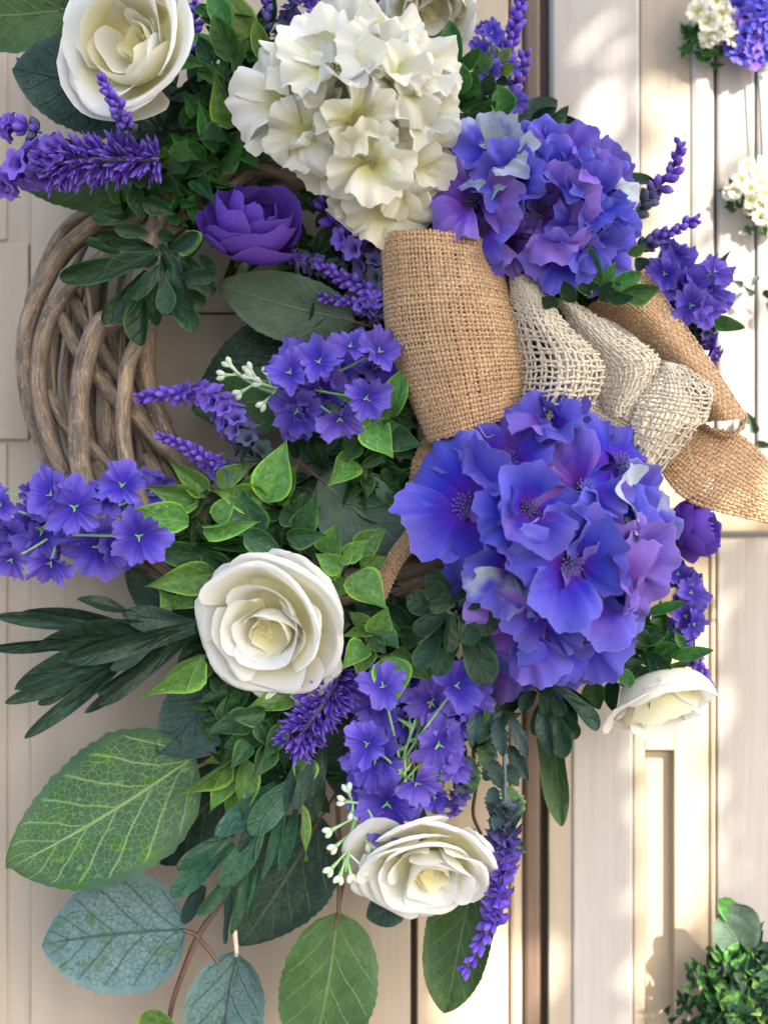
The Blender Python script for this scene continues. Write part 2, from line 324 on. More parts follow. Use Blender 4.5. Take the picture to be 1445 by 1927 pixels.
def hpetal(mat, var, A=50, cup=.25, ruf=.08):
    key = ('h', mat.name, var, A, cup, ruf)
    if key in PCACHE: return PCACHE[key]
    q = random.Random(var*31+A); frill = .10 if mat.name.startswith('cream') else .03; p1, p2, p3 = [q.uniform(0, 6.3) for _ in range(3)]; wA = q.uniform(.9, 1.12); fold = q.uniform(-.22, .25); back = q.uniform(-.25, .55)
    def f(s, t):
        tt = .06+.94*t; a = rad(A)*wA*s*(.55+.45*min(1, t*2.2))
        Rr = 1-.30*abs(s)**3.4+(.034*math.sin(s*9+p1)+.024*math.sin(s*21+p2)+.014*math.sin(s*37+p3))*(.4+.6*t)+.085*math.sin(s*2.2+p3)-.05*math.exp(-(s-.15*p1/6)**2*90)
        r = tt*Rr
        z = cup*math.sin(min(1, t)*1.7)*.9-back*max(0, t-.55)**2*2.2+ruf*t*t*(math.sin(s*4.1+p2)*1.15+.75*math.sin(s*8.3+p1+t*2)+.35*t*math.sin(s*15+p3))+fold*abs(s)*t+.07*math.sin(t*4+p3)*s+.010*t*math.sin(s*17+p1)+frill*max(0, t-.6)*math.sin(s*13+p2)
        return Vector((r*math.sin(a), r*math.cos(a), z))
    me = grid('petal', f, 30, 14, mat); PCACHE[key] = me; return me
def stamens(mat, seed=1):
    key = ('st', mat.name)
    if key in PCACHE: return PCACHE[key]
    V, Fc = [], []; q = random.Random(seed)
    for i in range(30):
        a = i*2.4; r = .018*math.sqrt(i); tip = Vector((math.cos(a)*r*2.0, math.sin(a)*r*2.0, .16-.5*r+q.uniform(-.02, .02))); b = Vector((math.cos(a)*r*.6, math.sin(a)*r*.6, -.02))
        n0 = len(V); w0, w1 = .007, .016
        for c, ww in ((b, w0), (tip*.8+b*.2, w0), (tip, w1), (tip+Vector((0, 0, .02)), w1*.5)):
            for k in range(5): V.append(c+Vector((math.cos(k*1.2566)*ww, math.sin(k*1.2566)*ww, 0)))
        for j in range(3):
            for k in range(5): Fc.append((n0+j*5+k, n0+j*5+(k+1) % 5, n0+j*5+5+(k+1) % 5, n0+j*5+5+k))
        Fc.append(tuple(n0+15+k for k in range(5)))
    me = mesh('stamens', V, Fc, mat); PCACHE[key] = me; return me
def hydrangea(label, cx, cy, d0, spec, mat, stam, cup=.25, ruf=.08, A=50, backs=8, R0=150, group='hydrangea heads of the wreath', Dome=180, stsc=1., col=(.4, .35, 1), fit=None):
    """spec rows: x y size fx fy roll violet pale [petal tilt] [petal angles]"""
    root = thing('hydrangea', label, 'hydrangea', P(cx, cy, d0), group); q = random.Random(int(cx))
    rows = []
    for b in range(backs):                                   # deep florets that close the gaps of the head
        a = b*2.4; rr = R0*math.sqrt((b+.5)/backs)
        rows.append([cx+rr*math.cos(a), cy+rr*math.sin(a), 95, .55*math.cos(a), -.55*math.sin(a), b*31, col[0], col[1], 12, -75])
    rows += [list(r) for r in spec]
    if fit:                                                  # pull the head together round a centre
        ax, ay, kx, ky, ks = fit
        for r in rows: r[0] = ax+(r[0]-ax)*kx; r[1] = ay+(r[1]-ay)*ky; r[2] *= ks
    for r in rows:
        x, y, s, fx, fy, roll, vio, pale = r[:8]; tilt = r[8] if len(r) > 8 else 14; dz = r[9] if len(r) > 9 and not hasattr(r[9], '__len__') else 0
        angs = r[10] if len(r) > 10 else [0, 90, 180, 270]
        rr2 = ((x-cx)**2+(y-cy)**2)/(R0*1.45)**2
        d = d0+Dome*math.sqrt(max(.04, 1-rr2))+dz+q.uniform(-16, 22); s *= q.uniform(.9, 1.14)
        M = facing(x, y, d, fx, fy, roll, s)
        fl = part('floret', stamens(stam), root, M @ Matrix.Translation((0, 0, .10)) @ Matrix.Scale(stsc, 4))
        for i, a in enumerate(angs):
            me = hpetal(mat, q.randrange(7), A, cup, ruf)
            Mp = M @ Matrix.Rotation(rad(a-90+q.uniform(-7, 7)), 4, 'Z') @ Matrix.Rotation(rad(tilt+q.uniform(-18, 22)), 4, 'X') @ Matrix.Translation((0, .02, .006*i)) @ Matrix.Scale(q.uniform(.92, 1.1), 4)
            part('petal', me, fl, Mp, (min(1, max(0, vio+.08+q.uniform(-.3, .3))), max(0, pale+q.uniform(-.25, .28)), q.uniform(.70, 1.0), 1))
    part('stem', tube('stem', [(cx-60, cy+40, d0-120), (cx-20, cy+10, d0-30), (cx, cy, d0+60)], [9, 9, 8], STEM, 8, off=WORLD[root.name].translation), root, Matrix.Translation(WORLD[root.name].translation))
    return root
def rpetal(mat, ring, var, pts, wa, ruf):
    key = ('r', mat.name, ring, var)
    if key in PCACHE: return PCACHE[key]
    ruf = ruf*1.7
    q = random.Random(ring*17+var*5+3); p1, p2 = q.uniform(0, 6.3), q.uniform(0, 6.3); dr = q.uniform(.95, 1.05); notch = q.uniform(0, .05); wv = wa*q.uniform(.72, 1.22)
    def f(s, t):
        t = t*(1-.05*(.5+.5*math.sin(s*4.3+p1))-.022*math.sin(s*9+p2)-.012*math.sin(s*25+p1)); rz = cr(pts, [t])[0]; r, z = rz[0]*dr, rz[1]
        b = cr(pts, [max(0, t-.45)])[0]
        e = abs(s)**4.2*t**1.5                                # the petal's rounded shoulders lie lower on its profile
        lo = cr(pts, [max(0, t-.36*e)])[0]; r, z = lo[0]*dr, lo[1]
        a = rad(wv*1.14)*s*(.8+.2*min(1, t*1.8))*(1-.06*t)
        r += ruf*t*t*(math.sin(s*2.6+p1)+.55*math.sin(s*6+p2)); z += ruf*.8*t*t*math.sin(s*4+p2)-notch*t**6*math.exp(-(s-.2)**2*30)
        r += .03*t*s*s
        return Vector((r*math.cos(a), r*math.sin(a), z))
    me = grid('petal', f, 18, 12, mat); PCACHE[key] = me; return me
ROSE = [(3, [(.01, .02), (.06, .09), (.11, .15), (.15, .19)], 58, .02), (3, [(.02, 0), (.13, .07), (.20, .18), (.21, .28)], 66, .03), (4, [(.03, 0), (.20, .09), (.28, .25), (.29, .37)], 60, .03), (4, [(.04, 0), (.30, .08), (.38, .30), (.43, .45)], 66, .03),
        (5, [(.05, 0), (.42, .06), (.55, .32), (.64, .47)], 58, .03), (5, [(.05, -.06), (.52, 0), (.72, .24), (.84, .36), (.90, .33)], 54, .03),
        (5, [(.05, -.08), (.58, -.06), (.84, .10), (.97, .20), (1.04, .15)], 50, .03), (5, [(.05, -.1), (.62, -.14), (.93, -.02), (1.08, .06), (1.16, .0)], 40, .03)]
ROSECUP = [(3, [(.01, .0), (.09, .05), (.15, .13), (.17, .20)], 60, .025), (4, [(.05, 0), (.34, .06), (.40, .32), (.34, .58)], 66, .02), (3, [(.05, 0), (.46, .04), (.56, .32), (.50, .64)], 78, .022),
        (4, [(.05, -.05), (.56, .0), (.73, .28), (.72, .62)], 64, .025), (4, [(.05, -.08), (.64, -.08), (.88, .18), (.92, .50)], 64, .028), (5, [(.05, -.1), (.66, -.16), (.97, .03), (1.07, .30), (1.12, .36)], 54, .03)]
BUDROSE = [(2, [(.01, .05), (.20, .5), (.26, .95), (.12, 1.2)], 60, .02), (3, [(.03, 0), (.36, .35), (.44, .85), (.30, 1.25)], 58, .025), (3, [(.05, 0), (.52, .25), (.66, .75), (.60, 1.22)], 56, .03),
           (4, [(.05, -.05), (.66, .1), (.86, .55), (.88, 1.08)], 50, .03), (4, [(.05, -.1), (.72, -.02), (.98, .34), (1.10, .80)], 46, .035), (4, [(.05, -.15), (.72, -.18), (1.04, .06), (1.22, .40)], 42, .035)]
def rose(name, label, cat, x, y, d, size, fx, fy, roll, mat, rings=ROSE, group='white roses of the wreath', lo=.55, sepal='fresh', nsep=5, skip=0):
    root = thing(name, label, cat, P(x, y, d), group); M = facing(x, y, d, fx, fy, roll, size); q = random.Random(int(x+y))
    for k, (n, pts, wa, ruf) in enumerate(rings):
        a0 = q.uniform(0, 360)
        for i in range(n):
            a = a0+i*360/n+q.uniform(-17, 17)
            Mp = M @ Matrix.Rotation(rad(a), 4, 'Z') @ Matrix.Rotation(rad(q.uniform(-6, 5)), 4, 'Y') @ Matrix.Rotation(rad(q.uniform(-10, 10)), 4, 'X') @ Matrix.Translation((0, 0, q.uniform(-.06, .05))) @ Matrix.Scale(q.uniform(.88, 1.09), 4)
            if k < 4: Mp = M @ Matrix.Translation((.05, -.06, -.02*(3-k))) @ Matrix.Rotation(rad(9), 4, 'X') @ M.inverted() @ Mp
            part('petal', rpetal(mat, k+10*(rings is BUDROSE), q.randrange(8), pts, wa, ruf), root, Mp, (q.uniform(.5, .95) if k > 2 else -.3, q.uniform(.3, .6) if k > 3 else .2, q.uniform(.96, 1), 1))
    for i in range(nsep):
        part('sepal', leafmesh('pointed', sepal, i % 4), root, M @ Matrix.Rotation(i*2*math.pi/nsep, 4, 'Z') @ Matrix.Translation((0, .1, -.34)) @ Matrix.Diagonal((.34, .75, .35, 1)))
    T = WORLD[root.name].translation; z = (M.to_3x3() @ Vector((0, 0, 1))).normalized(); s = size*K(d)
    part('stem', tube('stem', [T-z*s*.12, T-z*s*.7, T-z*s*.9+Vector((0, .012, -.008))], [s*.13, s*.05, s*.04], STEM, 8, px=False, off=T), root, Matrix.Translation(T))
    return root
def gauze(var):
    key = ('g', var)
    if key in PCACHE: return PCACHE[key]
    q = random.Random(var+50); p = [q.uniform(0, 6.3) for _ in range(4)]; nl = 7 if var % 2 else 8; cup = q.uniform(.22, .5)
    def f(s, t):
        a = math.pi*s; lob = abs(math.cos(nl*a/2+p[0]))**.6
        Rr = (.74+.26*lob)*(1+.12*math.sin(a*3+p[2]))+.05*math.sin(a*17+p[1])+.03*math.sin(a*41+p[2])+.08*math.sin(a*2+p[2])
        r = (.05+.95*t)*Rr
        z = -.12+cup*t**1.4*(1+.25*math.sin(a*2+p[3]))+(.08*math.sin(nl*a+p[0])+.09*math.sin(nl*1.5*a+p[1])+.04*math.sin(31*a))*t**3+.24*t*t*math.sin(a*3+p[1])-.20*max(0, t-.6)*lob
        return Vector((r*math.cos(a), r*math.sin(a), z))
    me = grid('floret', f, 96, 9, LILAC); PCACHE[key] = me; return me
def calyx():
    if 'cx' in PCACHE: return PCACHE['cx']
    V, Fc = [], []
    for k in range(3):
        a = k*2.094+.3; n = len(V); dirv = Vector((math.cos(a), math.sin(a), .9)); sd = Vector((-math.sin(a), math.cos(a), 0))
        V += [sd*.05, -sd*.05, Vector((0, 0, .06)), dirv*.17+sd*.045, dirv*.17-sd*.045, dirv*.15+Vector((0, 0, .05)), dirv*.30]
        Fc += [(n, n+3, n+5, n+2), (n+1, n+2, n+5, n+4), (n, n+1, n+4, n+3), (n+3, n+6, n+5), (n+4, n+5, n+6), (n+3, n+4, n+6)]
    PCACHE['cx'] = mesh('green_center', V, Fc, CALYX, smooth=False); return PCACHE['cx']
def lilac(label, stempts, rows, d, group='gauze lilac sprays of the wreath'):
    cx = sum(r[0] for r in rows)/len(rows); cy = sum(r[1] for r in rows)/len(rows)
    root = thing('lilac_spray', label, 'lilac spray', P(cx, cy, d), group); q = random.Random(int(cx+cy)); T = WORLD[root.name].translation
    small = [[r[0]+r[2]*q.uniform(-.8, .8), r[1]+r[2]*q.uniform(-.8, .8), r[2]*q.uniform(.5, .72), q.uniform(-.5, .5), q.uniform(-.5, .5), (r[5] if len(r) > 5 else 0)-10] for r in rows for _ in (0, 1)]
    for i, r in enumerate(small+[list(r) for r in rows]):
        x, y, s, fx, fy = r[:5]; dz = r[5] if len(r) > 5 else i*5
        s *= .97; M = facing(x, y, d+dz, fx, fy, q.uniform(0, 360), s)
        fl = part('floret', gauze(q.randrange(6)), root, M, (q.uniform(0, 1), q.uniform(0, .4), q.uniform(.82, 1.), 1))
        part('green_center', calyx(), fl, M @ Matrix.Translation((0, 0, -.10)) @ Matrix.Scale(.62, 4))
        a = P(x, y, d+dz-4); b = P(*[float(v) for v in cr(stempts, [min(1, max(0, (i+.5)/len(rows)/3))])[0]])
        part('stalk', tube('stalk', [b, (a+b)/2+Vector((0, .004, 0)), a], [.0007, .0006, .0005], STEM_P, 5, px=False, off=T), root, Matrix.Translation(T))
    part('stem', tube('stem', stempts, [3.5, 3, 2.4], STEM_P, 6, off=T), root, Matrix.Translation(T))
    return root
def budmesh(kind, var):
    key = ('b', kind, var)
    if key in PCACHE: return PCACHE[key]
    q = random.Random(var+9)
    if kind == 'bud':                                        # a plump closed calyx, notched at the tip
        def f(s, t):
            a = math.pi*s; r = .30*math.sin(math.pi*min(1, t*.93+.03))**.75*(1+.18*math.cos(3*a)*t); return Vector((r*math.cos(a), r*math.sin(a), t))
        me = grid('bud', f, 9, 6, BUD)
    elif kind == 'open':                                     # a small trumpet with five lobes
        def f(s, t):
            a = math.pi*s; r = (.12+.10*t+.42*t**4)*(1+.22*t*math.cos(5*a)); return Vector((r*math.cos(a), r*math.sin(a), t-.18*t**6))
        me = grid('bud', f, 15, 6, BUD)
    else:                                                    # needle: a narrow folded petal
        b = q.uniform(-.25, .25)
        def f(s, t):
            r = .14*math.sin(math.pi*min(1, .12+t*.86))**.6; return Vector((r*s, b*t*t, t+.0*s)) if False else Vector((r*math.cos(math.pi*s), .45*r*math.sin(math.pi*s)+b*t*t, t))
        me = grid('bud', f, 6, 5, BUD)
    PCACHE[key] = me; return me
def lavender(label, pts, n, size, kinds=('bud',), r=10, tipt=.0, grey=.25, whorl=0, group='lavender spikes of the wreath', alpha=50, stemr=2.6, taper=.45, fluff=0):
    """pts: stem from base to tip in (x, y, d); n buds of size px; kinds cycle from base to tip"""
    mid = pts[len(pts)//2]; root = thing('lavender_spike', label, 'lavender', P(*mid), group); T = WORLD[root.name].translation; q = random.Random(int(mid[0]*3+mid[1]))
    part('stem', tube('stem', pts, [stemr]*(len(pts)-1)+[1], STEM_D, 6, off=T), root, Matrix.Translation(T))
    for i in range(n):
        t = (i+.5)/n; t = tipt+(1-tipt)*t
        if whorl: t = tipt+(1-tipt)*(math.floor(((i+.5)/n)*whorl)+.5+q.uniform(-.12, .12))/whorl
        c = cr(pts, [t, min(1, t+.02), max(0, t-.02)]); p = P(*c[0]); tg = (P(*c[1])-P(*c[2])).normalized()
        o = tg.orthogonal().normalized(); o = Matrix.Rotation(i*2.39996+q.uniform(-.3, .3), 3, tg) @ o
        al = rad(alpha*(1-.45*t)+q.uniform(-12, 12)) if not fluff else rad(q.uniform(35, 105)); z = (o*math.sin(al)+tg*math.cos(al)).normalized()
        s = size*(1-taper*t**2)*q.uniform(.8, 1.15)*K(c[0][2])
        kd = kinds[min(len(kinds)-1, int((i+.5)/n*len(kinds)))]
        ro = r*.15 if not fluff else fluff*math.sqrt(q.random())*(1-.35*t)*(.45+.55*min(1, t*2.6))
        M = Matrix.Translation(p+o*(ro*K(c[0][2]))) @ basis(z, q.uniform(0, 6)).to_4x4() @ Matrix.Scale(s, 4)
        part('bud', budmesh(kd, q.randrange(3)), root, M, (min(1, max(0, (grey-(i+.5)/n)/max(grey, .01)*1.4+q.uniform(-.15, .15))) if grey else 0, 0, 0, 1))
    return root
# ---------------------------------------------------------------- woven cloth
def weave(name, surf, nu, nt, rw, rh, amp, mat, fray=.008, seed=1, jit=.12, spu=3, wob=0.0):
    """threads over and under each other on surf(u, t) -> metres; one mesh for the cloth"""
    q = np.random.RandomState(seed); V, Fc = [], []; base = 0; NS = 5; e = 1e-3
    for fam in (0, 1):
        n = nu if fam == 0 else nt; m = (nt if fam == 0 else nu)*spu
        for i in range(n):
            fr0, fr1 = q.uniform(0, fray, 2) if fam == 0 else q.uniform(0, fray, 2)
            k = np.linspace(-fr0, 1+fr1, m+1); c = (i+.5+q.uniform(-jit, jit))/n
            wv = wob*np.sin(k*q.uniform(6, 20)+q.uniform(0, 6))/n
            if fam == 0: u, t = np.full_like(k, c)+wv, k
            else: u, t = k, np.full_like(k, c)+wv
            p = surf(u, t); du = surf(u+e, t)-surf(u-e, t); dt = surf(u, t+e)-surf(u, t-e)
            nn = np.cross(du, dt); nn /= np.linalg.norm(nn, axis=1, keepdims=True)+1e-12
            tg = dt if fam == 0 else du; tg = tg/(np.linalg.norm(tg, axis=1, keepdims=True)+1e-12); b = np.cross(nn, tg)
            ph = np.cos(np.pi*(k*(nt if fam == 0 else nu)-.5)+np.pi*(i % 2))*(1 if fam == 0 else -1)
            p = p+nn*(amp*ph)[:, None]
            wd = rw*(1+.22*np.interp(k, np.linspace(-.1, 1.1, 12), q.uniform(-1, 1, 12)))*q.uniform(.85, 1.15)
            for s in range(NS):
                a = 2*np.pi*s/NS; V.append(p+b*(np.cos(a)*wd)[:, None]+nn*(np.sin(a)*rh))
            L = m+1; idx = np.arange(m)
            for s in range(NS):
                s2 = (s+1) % NS; Fc.append(np.stack([base+s*L+idx, base+s2*L+idx, base+s2*L+idx+1, base+s*L+idx+1], 1))
            base += NS*L
    V = np.concatenate(V); Fc = np.concatenate(Fc).astype(np.int32)
    me = bpy.data.meshes.new(name); me.vertices.add(len(V)); me.vertices.foreach_set('co', V.astype(np.float32).ravel())
    me.loops.add(Fc.size); me.loops.foreach_set('vertex_index', Fc.ravel()); me.polygons.add(len(Fc))
    me.polygons.foreach_set('loop_start', np.arange(0, Fc.size, 4, dtype=np.int32)); me.polygons.foreach_set('loop_total', np.full(len(Fc), 4, np.int32))
    me.polygons.foreach_set('use_smooth', np.ones(len(Fc), bool)); me.materials.append(mat); me.update(calc_edges=True); return me
def patch(Lp, Rp, bulge, side=0., lo=None):
    """cloth between two edge polylines (x, y, d), bulging towards the viewer"""
    def S(u, t):
        tc = np.clip(t, 0, 1); a = cr(Lp, tc); b = cr(Rp, tc); a = a+(cr(Lp, [1.])-cr(Lp, [.98]))/.02*(t-tc)[:, None]; b = b+(cr(Rp, [1.])-cr(Rp, [.98]))/.02*(t-tc)[:, None]
        p = a+(b-a)*u[:, None]; uu = np.clip(u, 0, 1)
        bb = bulge(t) if callable(bulge) else bulge
        p[:, 2] += bb*np.sin(np.pi*uu)+side*np.sin(2*np.pi*uu)
        return PN(p)
    return S
def rounded_box(name, x0, x1, y0, y1, d0, d1, mat, bev=3.):
    """box from pixel edges measured on its front face at depth d1, with a small bevel on the front edges"""
    k = K(d1); X0, X1 = (x0-722.5)*k, (x1-722.5)*k; Z0, Z1 = (963.5-y1)*k, (963.5-y0)*k; b = bev*U; Y1, Y0 = -d1*U, -d0*U
    v = []
    for (yy, ins) in ((Y0, 0), (Y1+b, 0), (Y1+b*.3, b*.3), (Y1, b)):
        v += [(X0+ins, yy, Z0+ins), (X1-ins, yy, Z0+ins), (X1-ins, yy, Z1-ins), (X0+ins, yy, Z1-ins)]
    f = [(3, 2, 1, 0), (12, 13, 14, 15)]
    for j in range(3):
        for i in range(4): f.append((j*4+i, j*4+(i+1) % 4, j*4+4+(i+1) % 4, j*4+4+i))
    return mesh(name, v, f, mat, smooth=False)
# ---------------------------------------------------------------- the door and what stands round it
gv = [(-6, -8, -.95), (6, -8, -.95), (6, .6, -.95), (-6, .6, -.95)]
g_ = part('ground', mesh('ground', gv, [(0, 1, 2, 3)], STONE, smooth=False), None); g_['kind'] = 'structure'
door = thing('panelled_door', 'cream painted panelled wooden door that the wreath hangs on', 'door', P(600, 2500, 0))
def board(name, x0, x1, y0, y1, d1, mat=PAINT, d0=-60, bev=3.): return part(name, rounded_box(name, x0, x1, y0, y1, d0, d1, mat, bev), door)
part('door_core', rounded_box('door_core', -900, 1338, -600, 2700, -110, -62, PAINT_B), door)
board('panel', -900, 14, -600, 452, -7); board('rail', -900, 54, 458, 827, 0); board('panel', -900, 14, 834, 2700, -7); board('backing', -900, 60, -600, 2700, -12)
board('plank', 58, 772, -600, 588, 0); board('plank', 58, 772, 592, 2700, 0); board('plank', 785, 956, -600, 2700, 0, PAINT_P); board('moulding', 960, 984, -600, 2700, -14, PAINT_P, bev=8); board('moulding', 986, 1017, -600, 2700, -6, PAINT_B, bev=8)
board('stile', 1032, 1076, 962, 2700, 1); board('stile', 1076.6, 1191, 962, 2700, 6, PAINT_W, bev=6); board('plank', 1191.6, 1213, 962, 2700, 3, PAINT_P)
board('panel', 1213, 1268, 1413, 2700, -22, PAINT_P); board('rail', 1213, 1268, 1000, 1412, 3, PAINT_P); board('plank', 1268, 1334, 962, 2700, 3, PAINT_P); board('bead', 1336, 1346, 1004, 2700, 8, PAINT_P, bev=4)
board('stile', 1038, 1203.5, -600, 958, 0, PAINT_W, bev=7); board('panel', 1204, 1298.5, -600, 958, -4, PAINT); board('bead', 1299, 1345, -600, 958, 2, PAINT_W, bev=12)
board('rail', 1322, 1900, 962, 1002, 22, PAINT_P, bev=5)
board('backing', 1034, 1342, -600, 956, -10, PAINT_W); board('backing', 1034, 1210, 964, 2700, -6, PAINT_W)
jamb = thing('door_frame', 'white painted door frame at the right behind the bow and bush', 'door frame', P(1600, 2500, 0))
part('post', rounded_box('post', 1349, 1900, 1008, 2700, -100, 4, PAINT_W, 4), jamb)
part('post', rounded_box('post', 1349, 1420, -600, 956, -100, -2, PAINT_W, 6), jamb); part('post', rounded_box('post', 1424, 1900, -600, 956, -100, 2, PAINT_W, 6), jamb)
# ---- unseen tree added to keep sun off the wreath; crown shaped for door dapples
def lit(x, y):
    n = noise.noise(Vector((x*.016, y*.010, 3.1))); n2 = noise.noise(Vector((x*.035, y*.022, 8.1)))
    if y > 1690 and 838 < x < 966+20*n: return n2 > -.45
    if y > 1745 and 966 <= x < 1075: return n2 > -.15
    if y > 1360 and 1188 < x < 1348: return not (y > 1895 and x < 1262) and n2 > -.50
    if y < 960 and 1102 < x < 1152: return (45 < y < 125 or 155 < y < 240 or 255 < y < 420) and n2 > -.3
    if y < 960 and 1188 < x < 1350: return y > 140+60*n and n2 > -.33
    if 960 <= y <= 1360 and 1188 < x < 1348: return True
    if 1348 <= x < 1900 and 90 < y < 1004: return n2 > -.35
    return x > 1950
tv, tf = [], []; q = random.Random(4)
def clump(x, y, dist, size):
    c = P(x, y, 0)+SD*dist; z = (SD+Vector((q.uniform(-.5, .5), q.uniform(-.5, .5), q.uniform(-.5, .5)))).normalized(); B = basis(z, q.uniform(0, 6.3)); n = len(tv)
    for (a, b, h) in ((0, -1, 0), (.42, -.35, .08), (.36, .4, .08), (0, 1, -.1), (-.36, .4, .08), (-.42, -.35, .08), (0, -.3, -.02), (0, .4, -.02)): tv.append(c+B @ Vector((a*size, b*size, h*size)))
    for t in ((0, 1, 6), (1, 2, 7, 6), (2, 3, 7), (3, 4, 7), (4, 5, 6, 7), (5, 0, 6)): tf.append(tuple(n+i for i in t))
gx = np.arange(-900, 2000, 46)
for x in gx:
    for y in np.arange(-700, 2750, 46):
        xx, yy = x+q.uniform(-20, 20), y+q.uniform(-20, 20)
        if not lit(xx, yy):
            edge = any(lit(xx+a, yy+b) for a, b in ((45, 0), (-45, 0), (0, 45), (0, -45)))
            clump(xx, yy, q.uniform(1.15, 1.35), (.0125 if edge else .021)*q.uniform(.85, 1.15))
tree = thing('added_shade_tree', 'unseen leafy tree added in front of the door to shade the wreath', 'tree', P(400, 963, 0)+SD*1.4+Vector((-.5, -.3, 0)))
part('crown', mesh('crown', tv, tf, LM['plain'], smooth=False), tree)
tb = P(400, 963, 0)+SD*1.42
tp = [Vector((tb.x-1.0, tb.y-.55, -.95)), Vector((tb.x-.95, tb.y-.5, .2)), Vector((tb.x-.6, tb.y-.3, tb.z+.05)), Vector((tb.x, tb.y-.06, tb.z+.05)), tb+Vector((.3, .02, -.05))]
part('trunk', tube('trunk', tp, [.06, .05, .03, .018, .006], TWIG, 8, px=False), tree)
# ---------------------------------------------------------------- the willow ring
ring = thing('wicker_wreath', 'round grey brown willow wreath bare on its left side', 'wreath', P(560, 690, 160))
RT = Matrix.Translation(WORLD[ring.name].translation)
def rod(pts, r0, lump=.16, n=10, seg=44): part('willow_rod', tube('willow_rod', pts, r0, WILLOW, n, seg, True, lump, off=RT.translation), ring, RT)
TAIL = [(250, 1010, 150), (370, 1085, 150), (520, 1130, 150)]
HEAD = [(330, 340, 150), (460, 270, 150)]
def trod(s, d, r, head=True, tail=True, dh=None):
    p = [tuple(map(float, q.split(','))) for q in s.split()]; p = [(a, b, d) for a, b in p]
    hd = [(a, b, (dh or d)*.7+20) for a, b, _ in HEAD[::-1]] if head else []; tl = [(a, b, d*.8) for a, b, _ in TAIL] if tail else []
    rod(hd+p+tl, r)
trod('171,398 112,445 78,520 58,575', 130, 13, tail=False)
trod('205,405 127,463 88,525 60,590 48,645 50,718 72,808 106,885 150,935', 185, 17)
trod('212,470 160,510 124,545 94,600 77,660 73,718 84,790 107,860 140,915 190,975', 235, 16.5)
trod('262,540 222,595 189,609 163,675 150,745 149,820 158,905 190,990', 268, 19.5)
trod('290,560 262,640 241,690 233,765 234,830 246,895 270,960', 262, 15, dh=230)
trod('286,520 279,630 277,700 292,770 325,835 372,905 420,990', 205, 15.5, tail=False)
trod('270,600 276,660 288,735 312,800', 160, 14, tail=False)
trod('104,590 117,600 145,658 185,710 225,760 262,790 300,835 345,872 395,915', 222, 13.5, False, False)
trod('128,540 139,562 171,620 204,677 232,715 262,770 300,815', 196, 12.5, False, False)
trod('84,745 96,748 123,797 156,826 185,856 225,892 262,925', 218, 12.5, False, False)
trod('118,600 106,640 98,715 104,760 122,800 150,880', 150, 10, False, False)
trod('130,640 123,700 127,760 140,825 155,900', 160, 7, False, False)
trod('140,690 150,740 165,800 185,880', 140, 12, False, False)
trod('205,700 203,770 206,830 212,900 235,970', 165, 21, False, False)
trod('185,520 180,560 178,600 190,650 215,720', 140, 11, False, False)
trod('160,520 150,560 146,600 160,680', 135, 8, False, False)
trod('225,600 215,640 230,690 255,750 285,830', 130, 13, False, False)
trod('255,780 275,830 300,880 330,930', 175, 9, False, False)
trod('262,790 270,860 262,930', 150, 13, False, False)
trod('300,900 340,960 392,1020 440,1080', 225, 12, False, False); trod('210,960 280,1040 360,1100 470,1150', 190, 15, False, False); trod('150,915 220,1000 300,1060 400,1090', 140, 15, False, False)
trod('110,500 150,455 200,430 260,410', 150, 12, False, False); trod('190,520 215,500 240,470 300,430', 225, 14, False, False)
qq = random.Random(12)
for i in range(20):                                          # the rods of the ring behind the flowers
    a0 = -150+qq.uniform(-8, 8); ph = i*18; w_ = qq.choice([-1, 1])*qq.uniform(.6, 1.3); pts = []
    for k in range(15):
        a = rad(a0+k*20.5); t = rad(ph)+w_*k*.45; R_ = 395+85*math.cos(t)
        pts.append((560+R_*math.cos(a), 690-R_*math.sin(a), 150+75*math.sin(t)))
    rod(pts, qq.uniform(11, 16), n=7, seg=60)
for i in range(11):
    x = 100+i*16+qq.uniform(-6, 6); sw = qq.uniform(-60, 60)
    rod([(x+45+sw*.6, 430, 70), (x+8+sw*.3, 540, 60+qq.uniform(-25, 25)), (x-4, 660, 60+qq.uniform(-25, 25)), (x-2-sw*.3, 780, 60), (x+40-sw*.6, 930, 70)], qq.uniform(5, 9), n=7, seg=24)
for i in range(3):                                           # thin tendrils and split shoots wound round the thick rods
    x = 80+i*75+qq.uniform(-8, 8); y0 = 480+qq.uniform(-40, 120); dd = 175+60*math.sin((x-50)/240*3.14); L_ = qq.uniform(180, 360); cv = qq.uniform(-45, 45)
    rod([(x+cv*.2, y0, dd-25), (x+cv*.7, y0+L_*.35, dd+22), (x+cv, y0+L_*.7, dd+24), (x+cv*.8+10, y0+L_, dd-20)], [qq.uniform(3, 5.5), qq.uniform(3, 5), qq.uniform(2.5, 4), 1.5], n=6, seg=22)
